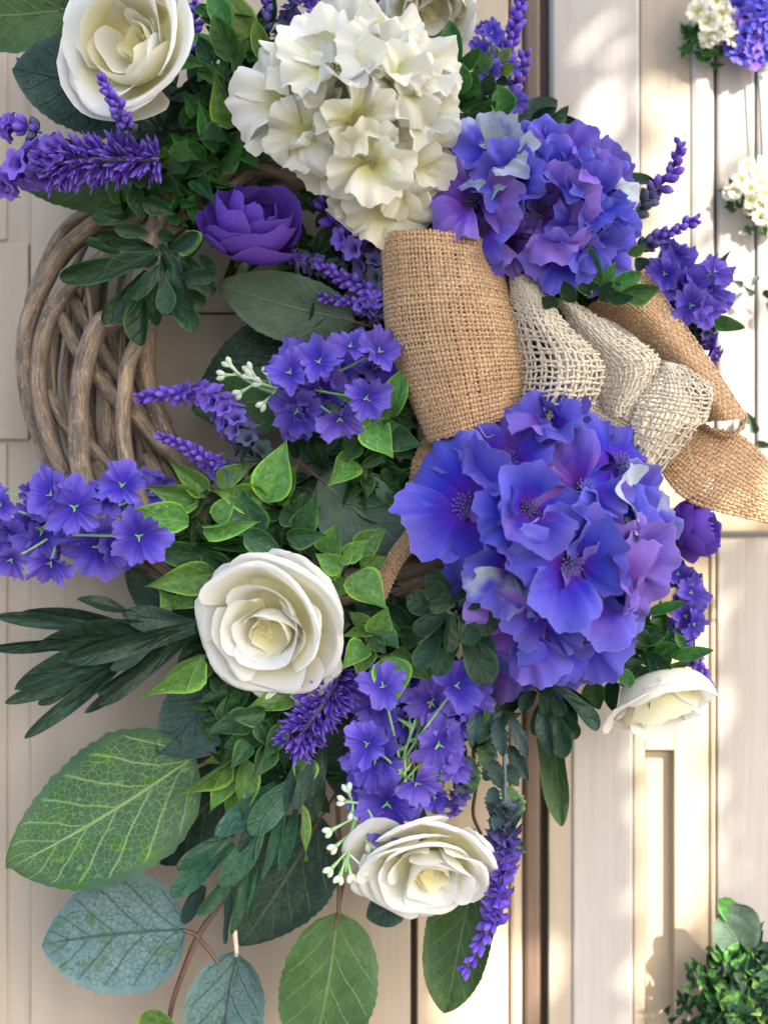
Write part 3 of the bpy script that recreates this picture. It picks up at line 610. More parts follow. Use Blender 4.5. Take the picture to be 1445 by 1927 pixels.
# ---------------------------------------------------------------- the burlap bow
bow = thing('burlap_bow', 'bow of tan burlap and cream open weave ribbon on the wreath', 'bow', P(1000, 800, 260)); BT = WORLD[bow.name]
def cloth(name, S, nu, nt, mat, rw, rh, amp, **k):
    me = weave(name, lambda u, t: S(u, t)-np.array(BT.translation), nu, nt, rw*U, rh*U, amp*U, mat, **k); return part(name, me, bow, BT.copy())
def loop(u, t):
    tc = np.clip(t, -.02, 1.02); th = rad(-38)+u*rad(256); c, s = np.cos(th), np.sin(th)
    f = lambda *v: np.interp(tc, [-.02, .2, .45, .75, 1.02], v)
    g5 = lambda *v: cr([[q] for q in v], np.clip(tc, 0, 1))[:, 0]
    xc = g5(828, 838, 852, 873, 892); rx = g5(110, 116, 122, 111, 86); yc = g5(460, 545, 628, 715, 801); a = g5(-10, -3, 4, 14, 28); b = g5(24, 20, 14, 6, -5)
    yc = yc+(tc-np.clip(tc, 0, 1))*340
    rd = g5(95, 112, 120, 112, 84)
    p = np.stack([xc-rx*c, yc+a*c-b*np.maximum(s, -.25), 292+rd*s+4*np.sin(u*9+t*5)], 1); return PN(p)
cloth('burlap_loop', loop, 64, 42, JUTE, 3.3, 1.9, 1.7, fray=.014, wob=.05)
cloth('burlap_loop', patch([(1100, 582, 225), (1180, 622, 250), (1270, 705, 255), (1322, 795, 235)], [(1212, 506, 235), (1252, 562, 262), (1330, 670, 268), (1406, 785, 250)], 38), 17, 38, JUTE, 3.5, 1.9, 1.7, seed=2)
cloth('burlap_fold', patch([(1322, 795, 235), (1350, 812, 238), (1378, 816, 240), (1406, 785, 250)], [(1312, 800, 190), (1340, 826, 190), (1372, 828, 190), (1400, 800, 200)], 8), 6, 12, JUTE, 3.5, 1.9, 1.6, seed=3)
cloth('burlap_tail', patch([(1290, 800, 205), (1385, 815, 210), (1450, 872, 205), (1540, 980, 190)], [(1230, 868, 215), (1286, 938, 225), (1385, 972, 215), (1560, 1004, 205)], 14), 19, 36, JUTE, 3.5, 1.9, 1.6, seed=4)
cloth('burlap_tail', patch([(775, 985, 280), (735, 1035, 285), (700, 1100, 278)], [(800, 1010, 285), (758, 1062, 292), (722, 1138, 282)], 10), 6, 18, JUTE, 3.5, 1.9, 1.6, seed=5)
cloth('burlap_knot', patch([(800, 820, 250), (775, 870, 262), (765, 935, 250)], [(900, 800, 262), (850, 880, 280), (800, 960, 262)], 18), 12, 16, JUTE, 3.5, 1.9, 1.6, seed=6)
cloth('cream_loop', patch([(958, 520, 318), (962, 580, 322), (975, 690, 318), (968, 800, 300)], [(1000, 516, 318), (1062, 604, 345), (1138, 690, 352), (1100, 800, 318)], lambda t: 20+48*t), 17, 28, JUTE_C, 3.0, 1.9, 1.6, seed=7, jit=.3, wob=.16)
cloth('cream_fold', patch([(1040, 735, 310), (1052, 725, 300), (1066, 716, 290)], [(1126, 745, 318), (1132, 725, 330), (1138, 692, 350)], 10), 14, 5, JUTE_C, 2.2, 1.8, 1.6, seed=8, jit=.3)
cloth('cream_loop', patch([(1046, 562, 292), (1084, 640, 300), (1118, 705, 296), (1128, 772, 286)], [(1078, 566, 290), (1165, 622, 318), (1243, 680, 325), (1188, 790, 300)], 26), 14, 22, JUTE_C, 2.6, 1.9, 1.6, seed=9, jit=.3, wob=.16)
cloth('cream_loop', patch([(1244, 680, 305), (1214, 730, 318), (1190, 778, 320), (1182, 850, 300)], [(1262, 682, 300), (1334, 742, 322), (1318, 800, 322), (1240, 892, 302)], 24), 14, 19, JUTE_C, 2.6, 1.9, 1.6, seed=10, jit=.25, wob=.14)
cloth('cream_fold', patch([(1300, 690, 285), (1338, 728, 290), (1330, 790, 290)], [(1262, 682, 300), (1334, 742, 322), (1318, 800, 322)], 4), 4, 14, JUTE_C, 2.2, 1.8, 1.5, seed=11, jit=.3)
cloth('cream_band', patch([(1050, 720, 280), (1120, 745, 286), (1200, 790, 284)], [(1030, 790, 280), (1100, 815, 286), (1180, 850, 284)], 12), 8, 16, JUTE_C, 2.2, 1.8, 1.5, seed=12, jit=.3)
for i, pts in enumerate(([(1300, 800, 330), (1296, 850, 320), (1320, 895, 290), (1362, 925, 260)], [(790, 770, 380), (800, 752, 395), (812, 742, 400)], [(725, 428, 330), (745, 440, 335), (768, 444, 330)], [(722, 432, 332), (740, 448, 336), (770, 452, 330)], [(900, 800, 390), (915, 822, 396), (930, 818, 392)])):
    part('loose_thread', tube('loose_thread', pts, [.9, .8, .6], JUTE_C if i == 0 else JUTE, 4, off=BT.translation), bow, BT.copy())
# ---------------------------------------------------------------- hydrangea heads
hydrangea('violet blue hydrangea head below the bow, largest of the two blue ones', 1045, 1015, 255, [
 (985, 1215, 116, -.3, -.55, 20, .75, .1, 12), (1110, 1225, 122, .15, -.5, 60, .2, .1, 10), (1175, 1180, 108, .5, -.45, 10, .6, .1, 12), (950, 1275, 90, -.2, -.75, 40, .5, 0, 14, -60), (1050, 1270, 92, 0, -.72, 15, .3, 0, 10, -50),
 (1215, 1070, 112, .62, -.1, 30, .7, .15, 12), (1232, 950, 98, .68, .22, 70, .2, .8, 10), (1195, 858, 118, .42, .42, 25, .12, .1, 4, 0, [30, 120, 210, 300]),
 (855, 950, 122, -.48, .18, 10, .2, .15, 6, 0, [110, 200, 290, 20]), (870, 880, 100, -.4, .45, 40, .45, .1, 8), (945, 850, 112, -.25, .5, 75, .7, .05, 18), (1045, 790, 92, -.1, .80, 30, .5, .1, 38, 30), (1052, 760, 80, .3, .62, 60, .3, 0, 40, 25),
 (1160, 1120, 120, .4, -.35, 65, .65, .1, 14), (1035, 1170, 112, -.1, -.42, 30, .3, .2, 10), (1165, 1010, 105, .32, .05, 80, .15, .05, 16, 0),
 (987, 955, 112, .15, .2, 0, .3, .15, 24, 10, [115, 205, 260, 330]), (1085, 1075, 116, .1, -.1, 0, .12, .45, 10, 20, [80, 175, 250, 10]), (960, 1080, 104, -.15, -.12, 0, .2, .6, 9, 22, [148, 62, 232, 318]), (1118, 910, 116, .06, .1, 0, .8, .05, 8, 26, [112, -24, 206])],
 VIOLET, STAMEN, cup=.12, ruf=.10, A=55, backs=11, R0=165, Dome=170, fit=(1006, 982, .80, .83, 1.0))
hydrangea('violet blue hydrangea head above the burlap loop, right of the white one', 1005, 375, 240, [
 (1150, 445, 82, .6, -.2, 20, .15, .25, 10), (1130, 500, 86, .3, -.5, 50, .2, .1, 12), (1060, 500, 80, 0, -.6, 10, .35, 0, 12), (960, 475, 96, -.2, -.35, 30, .8, 0, 25, -40), (885, 385, 112, -.5, -.05, 60, .8, .05, 12, 0, [80, 170, 300]), (905, 440, 100, -.35, -.3, 15, .5, 0, 14, 0, [190, 250, 330]),
 (1150, 345, 84, .55, .3, 70, .12, .75, 12, 0, [20, 80, -50]), (1105, 315, 86, .4, .42, 40, .75, .05, 26, 10, [70, 160, -20]), (1060, 285, 92, .12, .55, 30, .35, .3, 14, 0, [40, 120, 210]), (1000, 268, 86, -.1, .6, 60, .3, .1, 14), (935, 290, 112, -.35, .35, 15, .05, .6, 6, 5, [150, 60, 250, 330]),
 (1115, 395, 96, .35, .05, 55, .12, .1, 26, 10, [60, 150, 250]), (1050, 335, 104, .1, .2, 20, .25, .2, 22, 10, [20, 110, 230, 300]), (965, 350, 92, -.3, .1, 45, .25, .1, 22), (1105, 455, 104, .3, -.25, 10, .35, .1, 10, 10, [70, -60, -120, 160]), (1016, 408, 128, -.05, -.08, 0, .85, .02, 14, 0, [122, -40, 30])],
 VIOLET, STAMEN_D, cup=.15, ruf=.11, A=54, backs=15, R0=120, Dome=130, fit=(1002, 372, .92, .80, .86))
hydrangea('white hydrangea head with ruffled bell florets at the top', 668, 205, 250, [
 (640, 60, 96, -.1, .65, 20, .5, .5, 16), (735, 60, 104, .2, .62, 60, .5, .5, 22), (535, 110, 92, -.5, .45, 10, .3, .6, 12), (800, 115, 100, .45, .4, 40, .3, .4, 12), (815, 195, 104, .55, .05, 75, .5, .6, 8), (805, 310, 88, .5, -.3, 30, .4, .4, 28), (560, 255, 104, -.45, -.3, 50, .5, .6, 10),
 (735, 385, 108, .05, -.55, 15, .3, .2, 32, 10), (690, 395, 92, -.1, -.6, 60, .3, .2, 34), (625, 305, 104, -.35, -.35, 35, .3, .2, 18), (775, 350, 92, .3, -.45, 70, .3, .3, 30), (705, 320, 112, .05, -.36, 10, .3, .1, 28, 10),
 (525, 195, 124, -.45, .1, 30, .5, .7, 6, 0, [95, 165, 240, 20]), (725, 120, 104, .15, .38, 5, .5, .4, 22, 5), (790, 215, 108, .3, .0, 50, .4, .4, 20), (770, 160, 100, .28, .28, 25, .4, .3, 22), (622, 125, 124, -.15, .2, 25, .4, .5, 20, 15), (668, 232, 112, -.02, -.05, 45, .4, .3, 30, 26)],
 CREAM, STAMEN_Y, cup=.22, ruf=.15, A=55, backs=13, R0=125, Dome=150, col=(.3, .1, 1), fit=(666, 216, .83, .86, .86))
# ---------------------------------------------------------------- roses
rose('rose', 'open white rose in the middle of the wreath under bright ivy leaves', 'rose', 514, 1168, 325, 134, -.30, -.26, 20, WHITE)
rose('rose', 'white rose at the bottom of the wreath under hanging lilac florets', 'rose', 800, 1622, 300, 126, .02, -.58, 75, WHITE)
rose('rose', 'large white rose in the top left corner above the lavender', 'rose', 258, 92, 345, 146, -.38, .02, 40, WHITE, ROSECUP)
rose('rose', 'white rose seen from the side at the right below the hydrangea', 'rose', 1238, 1296, 240, 124, .2, -.86, 10, WHITE, ROSECUP)
rose('rose', 'white rose cut by the top edge right of the white hydrangea', 'rose', 805, 6, 240, 88, .1, -.7, 30, WHITE)
rose('purple_bud', 'dark purple rose bud half open beside the white hydrangea', 'rose bud', 468, 448, 290, 82, .18, .74, 10, PURPLE, BUDROSE, group='purple buds of the wreath', sepal='olive')
rose('purple_bud', 'purple bud peeping out at the right behind the blue hydrangea', 'rose bud', 1285, 998, 215, 50, .8, .1, 40, PURPLE, BUDROSE, group='purple buds of the wreath', sepal='sage')
# ---------------------------------------------------------------- lilac gauze florets
lilac('lilac spray of gauze florets reaching out over the left edge', [(330, 985, 265), (180, 985, 270), (20, 1010, 270)], [
 (20, 1055, 42, -.3, -.5), (0, 950, 38, -.3, .3), (95, 1062, 48, -.1, -.7), (200, 935, 40, .1, .3), (95, 930, 50, -.2, .5), (285, 930, 48, .3, .3, 10), (230, 912, 50, 0, .45), (140, 955, 58, .1, .15), (262, 1010, 58, .25, -.15), (15, 1010, 55, -.3, -.1, 30), (78, 998, 68, -.12, .05, 42), (185, 1030, 66, .05, -.18, 44)], 255)
lilac('lilac spray of gauze florets inside the ring left of the burlap loop', [(720, 740, 250), (620, 735, 265), (480, 715, 268)], [
 (715, 660, 46, .3, .4), (660, 650, 44, 0, .6), (640, 790, 44, .2, -.6), (690, 750, 46, .3, -.1), (600, 680, 46, 0, .4), (545, 700, 46, -.3, .35), (710, 690, 50, .3, .1, 20), (640, 695, 48, .1, .2, 24), (555, 690, 52, -.2, .1, 28), (605, 735, 56, 0, -.25, 38), (560, 775, 56, -.15, -.4, 34)], 255)
lilac('lilac spray of gauze florets hanging above the lowest white rose', [(800, 1300, 290), (770, 1390, 300), (730, 1520, 300)], [
 (860, 1290, 50, .3, .3), (720, 1290, 50, -.2, .5), (690, 1400, 46, -.3, .1), (785, 1475, 46, .4, -.4), (760, 1360, 44, .2, 0, 0), (880, 1310, 56, .35, .05, 12), (710, 1325, 58, -.1, .2, 20), (812, 1322, 58, .1, -.05, 28), (826, 1402, 58, .2, -.12, 34), (705, 1430, 62, -.15, 0, 36), (728, 1515, 66, -.05, -.28, 46)], 275)
lilac('lilac spray at the right edge of the bow above green leaves', [(1240, 560, 205), (1290, 540, 205), (1330, 520, 205)], [
 (1250, 515, 34, -.3, .1), (1330, 585, 34, .4, -.3), (1300, 575, 42, 0, -.3), (1345, 510, 34, .4, .3), (1275, 500, 46, -.1, .3, 10), (1325, 540, 46, .2, 0, 14), (1292, 545, 46, 0, -.05, 22)], 200)
lilac('lilac spray at the right side between hydrangea and side rose', [(1260, 1090, 185), (1295, 1130, 190), (1310, 1160, 190)], [(1275, 1080, 34, .2, .4), (1300, 1115, 36, .4, .1), (1290, 1160, 38, .2, -.2), (1305, 1175, 30, .4, -.3)], 185)
lilac('small lilac florets at the top right behind the ivy leaves', [(930, 140, 195), (925, 90, 195), (920, 60, 195)], [(925, 62, 26, 0, .3), (905, 95, 26, -.2, .1), (955, 120, 26, .3, .1), (965, 190, 30, .3, -.2), (918, 140, 26, 0, 0)], 190)
# ---------------------------------------------------------------- lavender
lavender('dense purple lavender spike lying under the top left rose', [(300, 300, 330), (215, 300, 345), (130, 305, 345), (85, 318, 340)], 420, 31, ('needle', 'needle'), 26, grey=0, alpha=66, taper=.05, fluff=42, group='lavender spikes of the wreath', stemr=5)
lavender('lavender spike with its tip in front of the white top left rose', [(245, 250, 380), (225, 212, 425), (190, 148, 440)], 34, 23, ('bud',), 12, grey=.15, alpha=58, taper=.25)
lavender('lavender with dark trumpet florets at the left edge', [(130, 290, 330), (70, 310, 335), (10, 345, 335)], 22, 44, ('open',), 16, grey=0, alpha=78, taper=.2, whorl=4)
lavender('short lavender spike cut by the left edge', [(80, 250, 300), (40, 240, 305), (-12, 232, 305)], 20, 32, ('bud', 'open'), 12, grey=.2, alpha=62, whorl=4)
lavender('lavender spike crossing the willow rods, upper of two', [(490, 870, 300), (445, 800, 310), (395, 745, 312), (330, 742, 310), (262, 748, 305)], 62, 31, ('open', 'open', 'bud'), 14, grey=.3, alpha=64, taper=.45, stemr=4)
lavender('lavender spike crossing the willow rods, lower of two', [(460, 900, 285), (410, 880, 292), (355, 845, 296), (300, 822, 296)], 44, 25, ('open', 'bud', 'bud'), 12, grey=.3, alpha=62, taper=.4)
lavender('lavender spike between purple bud and burlap loop, upper one', [(730, 540, 270), (690, 485, 280), (645, 435, 285), (600, 372, 282)], 30, 34, ('open', 'open', 'bud'), 12, grey=.5, alpha=66, whorl=6, taper=.3)
lavender('lavender spike tucked behind the left edge of the burlap loop', [(735, 575, 270), (705, 555, 282), (650, 525, 286), (598, 497, 284)], 52, 26, ('open', 'bud', 'bud'), 11, grey=.2, alpha=62)
lavender('lowest lavender spike pointing left beside the burlap loop', [(735, 590, 262), (700, 580, 270), (655, 568, 272), (605, 560, 270)], 36, 22, ('open', 'bud'), 10, grey=.3, alpha=60)
lavender('grey lavender spike under the purple bud', [(660, 520, 255), (600, 500, 262), (545, 480, 262)], 26, 26, ('open',), 10, grey=1., alpha=60)
lavender('fluffy deep purple lavender spike right of the open rose', [(655, 1225, 262), (630, 1285, 300), (594, 1345, 328), (545, 1408, 330)], 640, 26, ('needle', 'needle'), 30, grey=0, alpha=66, taper=.1, fluff=44, stemr=5)
lavender('long lavender spike hanging beside the lowest rose', [(948, 1400, 300), (950, 1520, 305), (945, 1620, 306), (925, 1730, 305), (872, 1832, 302)], 84, 32, ('open', 'open', 'bud'), 13, grey=.35, alpha=56, taper=.4, stemr=4, tipt=.2, whorl=15)
lavender('small grey lavender tip above the lowest rose', [(880, 1440, 268), (868, 1490, 272), (850, 1530, 272)], 20, 24, ('open',), 10, grey=.8, alpha=55)
lavender('tall lavender spike against the door at the top', [(925, 240, 190), (950, 120, 195), (980, 2, 195)], 30, 27, ('bud',), 11, grey=.1, tipt=.45, alpha=58, taper=.25)
lavender('second lavender spike beside the tall one at the top', [(940, 250, 185), (965, 170, 190), (990, 105, 190)], 16, 26, ('bud',), 11, grey=.1, tipt=.2, alpha=58, taper=.2)
lavender('lavender spike right of the upper blue hydrangea with curled tip', [(1195, 400, 205), (1225, 365, 210), (1262, 325, 212), (1280, 268, 212)], 28, 30, ('bud',), 12, grey=.5, alpha=62, taper=.45)
lavender('lower lavender spike pointing right towards the far flowers', [(1190, 470, 205), (1240, 448, 210), (1312, 412, 212)], 30, 25, ('bud',), 10, grey=.5, alpha=52, taper=.3)
lavender('lavender spike hanging over the side rose at the right', [(1225, 1160, 205), (1270, 1200, 212), (1310, 1250, 212), (1338, 1298, 210)], 56, 24, ('open', 'bud'), 11, grey=0, alpha=62)
lavender('lavender behind the top left rose, right of it', [(350, 110, 205), (368, 50, 208), (362, -20, 208)], 26, 24, ('bud',), 11, grey=0, alpha=58)
lavender('lavender peeping out left of the top left rose', [(150, 100, 195), (118, 68, 198), (80, 78, 198)], 20, 22, ('bud',), 10, grey=0, alpha=58)
lavender('tiny lavender tip at the left edge above the teal leaf', [(80, 160, 190), (55, 130, 192), (36, 116, 192)], 12, 16, ('bud',), 8, grey=0, alpha=58)
lavender('grey lavender stalks at the top edge', [(520, 110, 225), (540, 40, 230), (560, -30, 230)], 24, 26, ('open',), 10, grey=.9, alpha=40)
lavender('grey lavender stalks at the top edge, left of the other', [(470, 120, 220), (500, 50, 225), (500, -30, 225)], 24, 24, ('bud',), 10, grey=.9, alpha=40)
lavender('lavender tip at the top edge behind the white hydrangea', [(600, 80, 215), (590, 30, 218), (580, -20, 218)], 16, 24, ('open',), 10, grey=.3, alpha=55)
lavender('small lavender florets low at the right of the bow', [(1300, 600, 190), (1325, 630, 192), (1345, 670, 192)], 14, 26, ('open',), 10, grey=.5, alpha=60)
# ---------------------------------------------------------------- large serrated leaves
def bigleaf(label, x0, y0, x1, y1, w_, d, mat, shape='ovate', roll=0, dt=0, var=0, tw=None, parent=None, group='large serrated leaves of the wreath', st=TWIG):
    root = parent
    if root is None: root = thing('serrated_leaf', label, 'leaf', P(x0, y0, d), group)
    leaf(root, x0, y0, x1, y1, w_, d, d+dt, shape, mat, roll, var, name='blade' if parent is None else 'leaf')
    if parent is None:
        T = WORLD[root.name].translation; dx, dy = x0-x1, y0-y1; L = math.hypot(dx, dy)
        part('petiole', tube('petiole', [(x0-dx*.1, y0-dy*.1, d), (x0+dx/L*20, y0+dy/L*20, d-6), (x0+dx/L*60, y0+dy/L*60, d-35)], [3, 3, 3], st, 6, off=T), root, Matrix.Translation(T))
    return root
br = thing('leafy_twig', 'brown twig with big veined green and blue grey leaves at bottom left', 'leafy twig', P(400, 1740, 215)); T = WORLD[br.name].translation
def tw(pts, r): part('twig', tube('twig', pts, r, TWIG, 7, off=T, lump=.15), br, Matrix.Translation(T))
tw([(470, 1560, 205), (420, 1690, 212), (374, 1760, 215), (345, 1830, 218), (322, 1900, 218), (312, 1990, 215)], [6, 6, 6, 5.5, 5, 4]); tw([(374, 1762, 215), (362, 1756, 222), (343, 1750, 228)], [5, 4.5, 4]); tw([(374, 1765, 215), (395, 1790, 220), (412, 1815, 222)], [4.5, 4.5, 4]); tw([(470, 1370, 212), (430, 1415, 218), (362, 1448, 228)], [4, 4, 3.5])
leaf(br, 366, 1424, 16, 1634, 262, 232, 250, 'ovate', 'veined', 6, 1)
leaf(br, 350, 1748, 78, 1778, 226, 226, 240, 'ovate', 'blue', -6, 2)
leaf(br, 446, 1792, 418, 2060, 150, 224, 236, 'ovate', 'blue', 12, 3)
part('petiole', tube('petiole', [(446, 1680, 200), (442, 1740, 212), (446, 1800, 224)], [4, 5, 4], PETIOLE, 7, off=T), br, Matrix.Translation(T))
leaf(br, 312, 1985, 292, 1900, 86, 215, 245, 'round', 'star', -30, 0)
bigleaf('deep green leaf hanging at the bottom, folded along its midrib', 636, 1718, 580, 2020, 186, 225, 'plain', 'ovate', -14, 12, 1)
bigleaf('broad green leaf behind the lowest rose and the lavender tip', 890, 1660, 836, 1908, 140, 232, 'plain', 'obovate', 16, 6, 2)
bigleaf('dark veined leaf behind the strap leaves left of the lowest rose', 604, 1538, 452, 1780, 178, 205, 'dark', 'ovate', -8, 4, 0)
bigleaf('dark leaf behind the big veined leaf at bottom left', 470, 1440, 300, 1625, 160, 190, 'dark', 'ovate', 10, 0, 3)
bigleaf('crackled teal leaf under the open white rose', 440, 1262, 300, 1420, 150, 225, 'teal', 'ovate', 8, 10, 1)
bigleaf('narrow light green leaf hanging right of centre against the door', 1036, 1320, 1056, 1556, 62, 205, 'plain', 'obovate', 22, 0, 2)
bigleaf('round green leaf in the top left corner', 132, 18, -70, 30, 136, 225, 'plain', 'round', 8, 8, 0)
bigleaf('dark green leaf at the top left behind the rose', 150, -30, 60, 20, 60, 200, 'plain', 'ovate', 0, 0, 2)
bigleaf('dark teal leaf left of the top left rose', 275, 190, 22, 130, 190, 222, 'teal', 'ovate', -18, 0, 2)
bigleaf('dark leaf under the top left rose', 400, 290, 180, 170, 170, 222, 'dark', 'ovate', 10, 0, 1)
bigleaf('olive leaf under the dense lavender at the left', 270, 352, 10, 310, 150, 240, 'plain', 'ovate', -22, -6, 3)
bigleaf('pale sage leaf in the ring below the purple bud', 668, 606, 408, 535, 128, 248, 'sage', 'ovate', -12, 0, 1)
bigleaf('very dark leaf inside the ring behind the lilac spray', 640, 640, 360, 770, 190, 175, 'dark', 'ovate', 16, 0, 2)
bigleaf('dull green leaf inside the ring behind the lilac florets', 620, 730, 360, 770, 130, 205, 'plain', 'ovate', 10, 0, 0)
bigleaf('veined leaf in front of the ring between ivy and burlap', 600, 900, 775, 1040, 150, 255, 'sage', 'ovate', 8, 6, 2)
bigleaf('dark leaf in the gap below the lilac spray', 700, 880, 560, 800, 130, 215, 'dark', 'ovate', 0, 0, 1)
bigleaf('teal leaf at the top edge behind the white hydrangea', 720, 110, 640, -40, 120, 225, 'teal', 'ovate', 0, 0, 0)
bigleaf('dark narrow leaf at the top edge behind the white hydrangea', 738, 110, 720, -20, 50, 215, 'dark', 'lance', 0, 0, 0)
bigleaf('small teal leaf with dark fold above the blue hydrangea', 975, 235, 1050, 190, 62, 205, 'teal', 'ovate', 10, 0, 2)
bigleaf('pale sage leaf between white and blue hydrangea', 830, 230, 890, 290, 90, 215, 'sage', 'ovate', 0, 0, 1)
bigleaf('pale teal leaf at the right under the lilac spray', 1285, 610, 1345, 650, 52, 180, 'blue', 'ovate', 0, 0, 2)
bigleaf('pale teal leaf right of the blue hydrangea behind the lilac', 1240, 540, 1195, 485, 44, 178, 'blue', 'ovate', 0, 0, 3)
bigleaf('small sage leaf below the purple bud at the right', 1310, 1010, 1350, 1035, 26, 200, 'sage', 'ovate', 0, 0, 1)
bigleaf('dark leaf edge showing left below the lowest rose', 760, 1690, 690, 1728, 70, 215, 'dark', 'ovate', 0, 0, 1)
bigleaf('olive veined leaf behind the hanging lilac florets', 690, 1330, 660, 1520, 150, 230, 'dark', 'ovate', 0, 0, 2)
bigleaf('dark teal leaf behind the long strap leaves at the left', 420, 1220, 235, 1070, 100, 195, 'dark', 'ovate', 0, 0, 1)
# ---------------------------------------------------------------- leaf sprays, every leaf traced from base to tip
sprig('boxwood_spray', 'dark glossy spoon leaved spray over the willow rods at upper left', 'leaf spray', '''236 415 175 404 24;346 546 384 570 26;225 478 163 453 30;377 480 403 515 22;266 518 196 605 30;277 511 214 603 34;346 484 400 550 34;294 529 294 608 30;273 543 265 646 42;
311 546 367 615 40;290 466 189 442 34;277 487 119 522 40;304 480 335 548 26;301 460 337 518 26;345 440 366 470 52 b;298 487 265 491 26;330 450 300 438 24;300 470 250 500 22;320 500 330 560 24;300 500 250 560 28 k;330 500 360 580 30 k;290 480 200 520 28 k;320 470 370 440 26 k;280 440 220 430 26 k;340 520 400 520 26 k;310 520 310 590 30 k''', 350, 'spoon', 'spoon', mats=dict(b='star', k='rosette'), spread=60)
sprig('ivy_spray', 'bright pointed ivy spray touching the burlap loop inside the ring', 'ivy spray', '''760 761 791 777 28;673 931 720 945 28 k;729 914 763 886 40 k;732 920 779 948 34 k;687 893 689 936 24 k;663 865 623 908 44;653 817 618 808 26;663 824 634 874 38 k;677 817 656 863 36 k;729 817 784 836 42 k;704 744 639 742 32;
663 813 627 765 46;729 786 762 694 52;684 786 711 727 32;704 789 741 758 26;694 796 732 851 52;690 780 668 800 26;700 770 690 745 24;720 800 745 800 24 k''', 300, 'pointed', 'star', mats=dict(k='ivy'), spread=60)
sprig('ivy_spray', 'fresh green ivy spray at the lower end of the bare willow', 'ivy spray', '''478 1060 401 1024 42 k;491 1017 374 1021 38 k;398 993 363 1009 24;429 1076 377 1035 38 k;332 1142 304 1114 34;370 1114 332 1143 38;381 1045 287 1038 44 k;405 1080 294 1100 50;391 931 329 877 34;374 945 287 919 40;563 960 576 927 24 k;521 945 556 882 34;
448 948 474 896 32;535 910 542 860 20;408 910 467 875 34;498 934 412 925 48;500 945 533 850 60;484 1007 457 934 64 k;408 983 436 934 42;356 983 242 972 50;384 990 472 983 28;530 960 560 985 36 k;560 1000 590 940 40 k;540 1010 600 1010 36 k;460 1000 520 1035 40 k''', 295, 'pointed', 'star', mats=dict(k='ivy'), spread=70)
sprig('ivy_spray', 'small bright ivy tip directly right of the open white rose', 'ivy spray', '''617 1046 632 993 44;669 1042 717 1002 40;679 1070 722 1051 30;648 1091 627 1124 28;631 1060 605 1094 38;644 1073 603 1047 34;651 1053 691 1020 30;658 1084 719 1139 60;640 1060 660 1030 22''', 345, 'pointed', 'star', spread=36)
sprig('ivy_spray', 'ivy tip with light edges below right of the open rose', 'ivy spray', '''752 1195 790 1201 38 k;734 1163 766 1195 28 k;696 1184 653 1195 26;689 1184 662 1156 30;800 1257 828 1267 26;745 1222 802 1272 38;686 1212 650 1252 38;696 1219 676 1265 42;703 1191 726 1153 44;727 1236 741 1319 62;715 1195 745 1215 34 k;700 1200 720 1225 28 k''', 340, 'pointed', 'star', mats=dict(k='ivy'), spread=36)
sprig('ivy_spray', 'ivy spray hanging under the open rose beside the fluffy lavender', 'ivy spray', '''447 1302 385 1317 26 k;465 1419 395 1430 22;440 1440 430 1530 24;440 1485 442 1539 18;398 1242 341 1292 34 k;446 1284 400 1235 38 k;437 1450 402 1517 38;434 1428 332 1495 30;496 1381 432 1400 38 k;478 1357 401 1376 42 k;459 1428 456 1536 36;555 1309 478 1331 42;381 1235 277 1304 52;567 1421 566 1485 46;567 1514 575 1601 22;500 1340 440 1350 34 k;510 1400 480 1460 34 k;490 1360 520 1410 30 k;470 1400 440 1440 30 k;530 1360 500 1420 34 k''', 290, 'pointed', 'star', mats=dict(k='ivy'), spread=60)
sprig('ivy_spray', 'green ivy spray left of the purple bud under the top left rose', 'ivy spray', '''446 194 413 159 36 k;363 339 353 396 32 k;384 367 434 353 44 k;315 325 311 285 52 b;242 374 204 332 50;400 225 353 237 32 k;388 308 332 261 36;415 322 450 263 32;460 273 481 308 28;490 300 500 273 26;353 318 400 313 24 w;260 349 263 405 32 w;260 318 289 355 24 w;310 375 313 403 18;443 239 406 137 38 b;408 287 377 192 26;330 330 360 300 30 k;300 350 340 370 34 k;370 340 400 380 30 k;420 250 380 260 34 k;455 230 470 200 30 k;350 300 320 320 30 k;280 340 240 320 30 k;330 300 350 270 28;270 380 320 400 28 k''', 285, 'pointed', 'fresh', mats=dict(k='spoon', b='star', w='ivy'), spread=60)
sprig('ivy_spray', 'tall green leaves at the top between rose and white hydrangea', 'ivy spray', '''470 150 440 70 34 k;450 170 400 120 34 k;446 111 476 71 28;484 86 425 -14 50 o;439 118 403 31 44;430 60 395 -20 36;470 190 490 120 34 k;440 200 420 150 34 k;500 120 480 40 30 o;415 200 380 160 30 k;400 120 375 70 30 k''', 265, 'lance', 'fresh', mats=dict(k='spoon', o='olive'), spread=40)
sprig('leaf_spray', 'pointed green leaves right of the white hydrangea against the door', 'leaf spray', '''933 118 923 81 18 o;940 118 959 90 20 o;942 142 966 121 18 o;935 150 955 160 18 k;857 142 845 40 38;869 133 902 90 26;893 137 923 100 30;878 185 895 133 32;883 232 931 192 38;945 223 938 161 40;900 250 960 215 30 k;880 260 900 210 34 k;860 180 870 120 30;910 180 925 140 26 k;1020 225 1062 222 16 k;1000 228 1042 204 22 k''', 285, 'lance', 'fresh', mats=dict(k='spoon', o='olive'), spread=40)
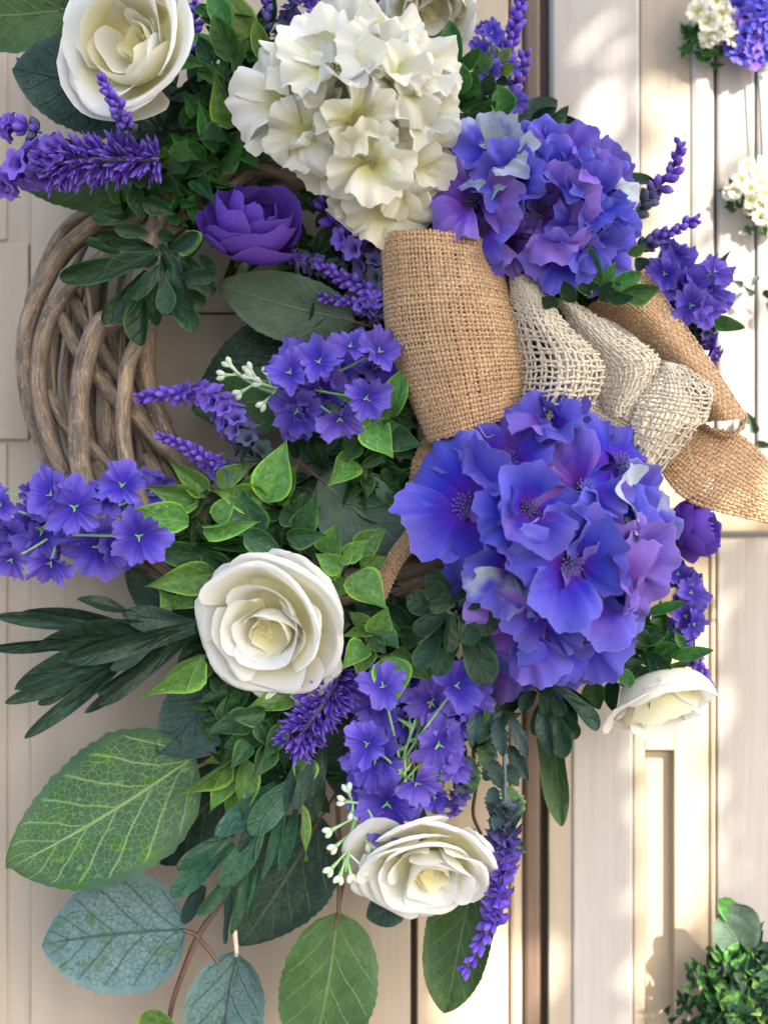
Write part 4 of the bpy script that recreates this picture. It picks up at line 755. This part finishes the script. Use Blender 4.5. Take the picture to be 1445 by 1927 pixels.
sprig('leaf_spray', 'pointed green leaves between blue hydrangea and the bow', 'leaf spray', '''1030 555 1017 516 30 k;1112 555 1092 508 30 k;1128 565 1164 534 34 k;1128 544 1159 495 28;1128 534 1105 467 30;1149 539 1208 516 30;1060 560 1082 545 26;1164 550 1239 544 34;1050 575 1020 560 26 k;1080 570 1060 530 26 k;1140 560 1190 560 26 k;1180 478 1215 465 18''', 365, 'lance', 'fresh', mats=dict(k='spoon'), spread=40)
sprig('leaf_spray', 'green leaves at the right edge of the bow under the lilac', 'leaf spray', '''1334 601 1399 617 30;1293 601 1365 555 34;1290 590 1350 590 28 k;1300 610 1345 622 24 k;1280 620 1320 640 24 k;1241 519 1282 535 42 w;1332 534 1373 472 14 w;1330 540 1350 500 12 w''', 195, 'lance', 'fresh', mats=dict(k='spoon', w='sage'), spread=30)
sprig('leaf_spray', 'thin pointed leaves over the side rose at the right', 'leaf spray', '''1110 1280 1126 1333 38;1150 1280 1154 1337 36 k;1180 1210 1150 1260 34 k;1213 1155 1288 1134 18;1213 1167 1259 1217 24;1190 1200 1250 1195 34 k;1200 1240 1170 1290 36 k;1229 1234 1273 1215 28;1263 1238 1340 1224 22;1220 1220 1190 1180 30 k;1242 1255 1282 1297 36;1234 1276 1228 1338 26;1225 1255 1200 1300 34 k;1210 1230 1260 1260 34 k;1160 1260 1190 1290 30''', 262, 'lance', 'fresh', mats=dict(k='spoon'), spread=40)
sprig('boxwood_rosette', 'dark rosette of rounded leaves below left of the large blue hydrangea', 'leaf rosette', '''850 1110 804 1079 32;885 1110 927 1128 28;907 1186 924 1233 26;851 1216 821 1268 36;826 1143 768 1126 42;869 1190 918 1285 52;830 1186 787 1255 40;839 1152 781 1190 36;854 1126 804 1103 38;856 1126 907 1094 38;877 1148 930 1184 44;847 1156 843 1225 34;869 1156 890 1212 38;862 1135 905 1135 28;856 1135 811 1143 26;850 1140 835 1115 18''', 405, 'spoon', 'rosette', spread=40)
sprig('boxwood_rosette', 'dark drooping leaves under the large blue hydrangea', 'leaf rosette', '''1007 1301 980 1335 24 w;1020 1318 1005 1381 26;1041 1335 1085 1387 34;1058 1289 1108 1326 14;1058 1310 1083 1360 16;1041 1335 1060 1423 34;1020 1318 1033 1418 30 w;1045 1289 1125 1366 32 w;1020 1289 1035 1342 30;1035 1300 1060 1345 26;1010 1290 1040 1310 24''', 265, 'spoon', 'rosette', mats=dict(w='strap'), spread=30)
sprig('strap_leaf_spray', 'fan of long dark grey green leaves pointing left', 'leaf spray', '''242 1152 150 1126 28;263 1183 41 1154 20;270 1190 0 1161 28;277 1256 164 1339 20;180 1259 78 1325 26;221 1249 93 1361 22;240 1240 54 1384 32;260 1190 -4 1220 34;250 1230 19 1320 40;311 1214 190 1304 36;339 1207 192 1324 38;320 1190 36 1292 46;340 1185 74 1218 44;366 1180 134 1243 48;370 1170 235 1156 44;300 1200 210 1260 24''', 262, 'strap', 'strap', spread=50, roll=40)
sprig('strap_leaf_spray', 'fan of long blue green leaves pointing down left of centre', 'leaf spray', '''602 1444 583 1545 38 k;610 1400 590 1500 30 k;383 1666 346 1735 38 k;437 1666 424 1772 26 k;478 1609 437 1754 24;491 1625 467 1728 14;535 1520 494 1652 24;564 1491 526 1637 18;520 1475 409 1570 42;434 1650 376 1721 38;440 1587 325 1684 42;434 1571 336 1633 36;491 1565 418 1665 50;555 1472 473 1568 56;520 1500 450 1600 30 k;560 1440 520 1540 34 k;590 1430 555 1520 30 k''', 300, 'strap', 'willowleaf', mats=dict(k='strap'), spread=50, roll=34)
sprig('frosted_spray', 'frosted jagged leaves hanging right of the hanging lilac', 'leaf spray', '''935 1380 905 1440 22 f;957 1402 991 1466 24 f;909 1402 918 1443 34;879 1421 888 1492 30;935 1432 912 1468 30 f;942 1443 974 1475 30 f;945 1480 975 1540 42;957 1567 989 1604 14;920 1330 905 1400 34 w;945 1340 930 1400 28 f;960 1350 990 1420 24 f;900 1340 885 1400 26 f;935 1350 945 1420 28 f;930 1480 925 1530 26 f;940 1530 930 1560 22 f;925 1430 940 1480 26 f''', 285, 'jag', 'jag', mats=dict(f='frost', w='ivy'), spread=40)
# ---------------------------------------------------------------- white wax berries
def berries(label, stem, tips, d):
    m = stem[len(stem)//2]; root = thing('berry_spray', label, 'berry spray', P(*m), 'white berry sprays of the wreath'); T = WORLD[root.name].translation
    part('stem', tube('stem', stem, [5, 4.5, 3], STEM_P, 7, off=T), root, Matrix.Translation(T))
    for (x0, y0, x1, y1) in tips:
        part('stalk', tube('stalk', [(x0, y0, d), ((x0+x1)/2, (y0+y1)/2, d+6), (x1, y1, d+8)], [2.8, 2.6, 4.6], STEM_P if (x1+y1) % 3 else BERRY, 6, off=T), root, Matrix.Translation(T))
        a = math.atan2(y1-y0, x1-x0)
        for s in (-1, 1):
            M = along(P(x1-math.cos(a)*4, y1-math.sin(a)*4, d+8), P(x1+19*math.cos(a+s*.42), y1+19*math.sin(a+s*.42), d+8+s*3), 19*K(d))
            part('berry', bm_, root, M)
def _b(s, t):
    a = math.pi*s; r = .40*math.sin(math.pi*min(1, .06+.94*t))**.7*(.25+.9*t); return Vector((r*math.cos(a), t, .55*r*math.sin(a)))
bm_ = grid('berry', _b, 9, 7, BERRY)
berries('white berry spray inside the ring left of the lilac florets', [(560, 745, 270), (500, 733, 280), (440, 700, 285)], [(455, 708, 434, 688), (450, 705, 424, 706), (480, 722, 454, 738), (490, 720, 472, 698), (495, 725, 472, 710), (510, 730, 505, 705), (520, 735, 498, 758), (525, 733, 492, 722)], 285)
berries('white berry spray left of the lowest white rose', [(700, 1480, 300), (668, 1545, 318), (650, 1640, 322)], [(665, 1540, 624, 1562), (664, 1565, 632, 1592), (672, 1552, 692, 1586), (655, 1600, 624, 1634), (652, 1612, 640, 1648), (653, 1615, 660, 1645), (655, 1605, 684, 1632), (680, 1512, 650, 1508), (662, 1508, 656, 1490), (664, 1510, 664, 1528), (690, 1520, 702, 1540)], 318)
tw2 = thing('bare_twig', 'thin brown twig hanging down left of the lowest rose', 'twig', P(640, 1600, 215)); T = WORLD[tw2.name].translation
for pts, r in (([(632, 1420, 200), (636, 1520, 210), (640, 1620, 215), (637, 1730, 224)], [5, 5, 5, 4]), ([(640, 1592, 213), (655, 1597, 216), (672, 1600, 216)], [4, 4, 3]), ([(640, 1600, 213), (628, 1596, 216), (615, 1606, 216)], [4, 4, 3])): part('twig', tube('twig', pts, r, TWIG, 7, off=T, lump=.15), tw2, Matrix.Translation(T))
tw3 = thing('bare_twig', 'thin dark twig looping behind the frosted leaves', 'twig', P(890, 1450, 225)); T = WORLD[tw3.name].translation
part('twig', tube('twig', [(900, 1330, 220), (890, 1400, 225), (896, 1470, 228), (890, 1530, 225), (905, 1570, 222)], [3.5]*5, TWIG, 6, off=T), tw3, Matrix.Translation(T))
part('twig', tube('twig', [(835, 1420, 250), (828, 1470, 250), (818, 1530, 248)], [9, 9, 8], STEM, 8, off=T), tw3, Matrix.Translation(T))
# ---------------------------------------------------------------- deep foliage between the flowers, dark leaf colours deepening the shade of the gaps
def filler(label, circles, d, mat, shape='lance', L=80, n=16, seed=1):
    q = random.Random(seed); cx, cy, _ = circles[0]; root = thing('foliage_pick', label, 'foliage pick', P(cx, cy, d), 'leaf picks deep in the wreath')
    for (x, y, r) in circles:
        for i in range(n):
            a = i*2.4+q.uniform(-.4, .4); rr = r*math.sqrt((i+.5)/n); b = a+q.uniform(-1.1, 1.1); l = L*q.uniform(.7, 1.2)
            bx, by = x+rr*math.cos(a), y+rr*math.sin(a); leaf(root, bx-math.cos(b)*l*.5, by-math.sin(b)*l*.5, bx+math.cos(b)*l*.5, by+math.sin(b)*l*.5, l*.42, d+q.uniform(-30, 20), d+q.uniform(-30, 35), shape, mat, q.uniform(-40, 40))
    T = WORLD[root.name].translation; part('stem', tube('stem', [(cx, cy+50, d-60), (cx, cy, d-20), (cx, cy-30, d)], [4, 4, 3], STEM_D, 6, off=T), root, Matrix.Translation(T))
filler('deep dark leaves around the purple bud and ivy', [(400, 400, 130), (330, 300, 120), (560, 460, 100)], 225, 'spoon', seed=1)
filler('deep dark leaves behind the white hydrangea', [(560, 130, 160), (430, 130, 90), (760, 250, 160)], 205, 'spoon', seed=2)
filler('deep dark leaves behind the burlap loop', [(690, 560, 110), (800, 620, 150), (680, 460, 80)], 215, 'rosette', seed=3)
filler('deep dark leaves in the ring under the lilac spray', [(690, 850, 110), (600, 900, 90), (770, 930, 100)], 225, 'spoon', seed=4)
filler('deep dark leaves around the open rose', [(520, 1050, 130), (640, 1150, 110), (420, 1180, 90)], 225, 'spoon', seed=5)
filler('deep dark leaves behind the rosette and large hydrangea', [(830, 1130, 130), (960, 1200, 150), (1100, 1100, 170)], 215, 'rosette', seed=6)
filler('deep dark leaves under the hanging ivy', [(480, 1390, 100), (560, 1330, 90), (560, 1440, 80)], 235, 'spoon', seed=7)
filler('deep dark leaves behind the hanging lilac', [(780, 1300, 110), (740, 1400, 90), (880, 1350, 70)], 235, 'rosette', seed=8)
filler('deep dark leaves behind the upper blue hydrangea', [(1000, 420, 130), (1080, 350, 130), (1090, 520, 70)], 195, 'spoon', seed=9)
filler('deep dark leaves under the top left rose', [(300, 200, 90), (380, 220, 80), (200, 120, 80)], 215, 'dark', seed=10)
filler('small fresh leaves of the ivy beside the purple bud', [(385, 285, 85), (330, 340, 75), (420, 210, 70)], 258, 'fresh', 'pointed', 58, 22, 21)
filler('small fresh leaves crowded behind the bright ivy left of the rose', [(470, 960, 90), (390, 1010, 80), (540, 1000, 70)], 258, 'ivy', 'pointed', 62, 20, 22)
filler('small dusty leaves crowded under the open rose', [(470, 1380, 80), (440, 1330, 70), (520, 1330, 60)], 258, 'ivy', 'pointed', 58, 18, 23)
filler('small dusty leaves around the ivy by the burlap loop', [(710, 830, 70), (700, 900, 60), (730, 760, 50)], 262, 'ivy', 'pointed', 55, 16, 24)
filler('small leaves between hydrangea, rose and door at the right', [(1190, 1230, 55), (1235, 1200, 45)], 235, 'fresh', 'lance', 60, 14, 25)
filler('small leaves at the top beside the white hydrangea', [(440, 130, 60), (430, 60, 60), (880, 180, 50)], 240, 'fresh', 'lance', 62, 14, 26)
# ---------------------------------------------------------------- other flowers far at the right, against the door
def blob(name, label, cat, specs, group=None):
    x, y, d = specs[0][1:4]; root = thing(name, label, cat, P(x, y, d), group); q = random.Random(int(x+y))
    for (kind, x, y, d, r, n, size, m) in specs:
        for i in range(n):
            a = i*2.4; rr = r*math.sqrt((i+.5)/n); px, py = x+rr*math.cos(a), y+rr*math.sin(a); dd = d+.5*math.sqrt(max(0, r*r-rr*rr))
            if kind == 'l':
                b = q.uniform(0, 6.3); leaf(root, px, py, px+size*math.cos(b), py+size*math.sin(b), size*.55, dd, dd+q.uniform(-10, 22), 'pointed', m, q.uniform(-50, 50))
            else:
                M = facing(px, py, dd, .5*math.cos(a)*rr/r, -.5*math.sin(a)*rr/r, q.uniform(0, 90), size)
                for k in range(4): part('petal', hpetal(m, q.randrange(7), 50, .25, .08), root, M @ Matrix.Rotation(k*math.pi/2, 4, 'Z') @ Matrix.Rotation(rad(20), 4, 'X'), (q.uniform(0, 1), q.uniform(.1, .5), 1, 1))
    return root
blob('hanging_flowers', 'blurred white and violet flowers with greenery in the top right corner', 'flower bunch', [('l', 1330, 75, 10, 42, 34, 30, 'fresh'), ('p', 1345, 30, 30, 42, 8, 26, CREAM), ('p', 1362, 50, 34, 24, 4, 24, CREAM), ('p', 1415, 25, 30, 45, 10, 28, VIOLET), ('p', 1405, 95, 24, 26, 5, 24, VIOLET), ('p', 1440, 60, 24, 40, 7, 26, VIOLET), ('l', 1395, 70, 10, 40, 18, 28, 'fresh')], 'blurred flowers at the right')
hw = blob('hanging_flowers', 'blurred small white blossoms with greenery at the right edge', 'flower bunch', [('l', 1400, 375, 10, 34, 26, 24, 'fresh'), ('p', 1420, 345, 24, 44, 12, 18, CREAM), ('p', 1378, 358, 26, 10, 2, 16, CREAM), ('p', 1440, 400, 20, 26, 5, 18, CREAM), ('l', 1425, 415, 8, 30, 12, 24, 'jag')], 'blurred flowers at the right')
T = WORLD[hw.name].translation
part('wire', tube('wire', [(1424, 110, 22), (1430, 200, 24), (1434, 320, 20)], [2.2, 2.2, 2.2], STEM_D, 5, off=T), hw, Matrix.Translation(T))
blob('wall_plant', 'blurred grey leaves on the door frame right of the bow', 'plant', [('l', 1428, 545, 16, 34, 5, 26, 'frost'), ('l', 1412, 815, 16, 24, 5, 34, 'sage')], 'blurred flowers at the right')
bush = blob('leafy_bush', 'green leafy bush with small leaves low at the right beside the door frame', 'bush', [('l', 1395, 1875, 40, 110, 130, 32, 'spoon'), ('l', 1390, 1850, 60, 95, 60, 26, 'fresh'), ('l', 1400, 1860, 75, 80, 9, 24, 'star'), ('l', 1300, 1925, 60, 50, 30, 24, 'spoon'), ('l', 1400, 1800, 55, 52, 36, 30, 'ivy'), ('l', 1440, 1890, 70, 70, 14, 34, 'olive'), ('l', 1420, 1850, 80, 80, 50, 28, 'rosette'), ('l', 1420, 2010, 40, 130, 70, 36, 'spoon'), ('l', 1400, 2130, 40, 110, 50, 36, 'fresh')])
T = WORLD[bush.name].translation
for bx in (1370, 1410, 1450): part('stem', tube('stem', [(bx*1.3-420, 5200, 30), (bx+10, 3200, 45), (bx, 2100, 50), (bx-10, 1900, 50)], [9, 8, 6, 4], TWIG, 6, off=T), bush, Matrix.Translation(T))
for a in ((1395, 1790, 1385, 1700, 84, 'sage'), (1400, 1800, 1352, 1725, 70, 'sage'), (1390, 1850, 1392, 1775, 56, 'star'), (1410, 1925, 1360, 1870, 56, 'star'), (1400, 1740, 1355, 1692, 40, 'fresh')): leaf(bush, *a[:5], 92, 105, 'round', a[5])
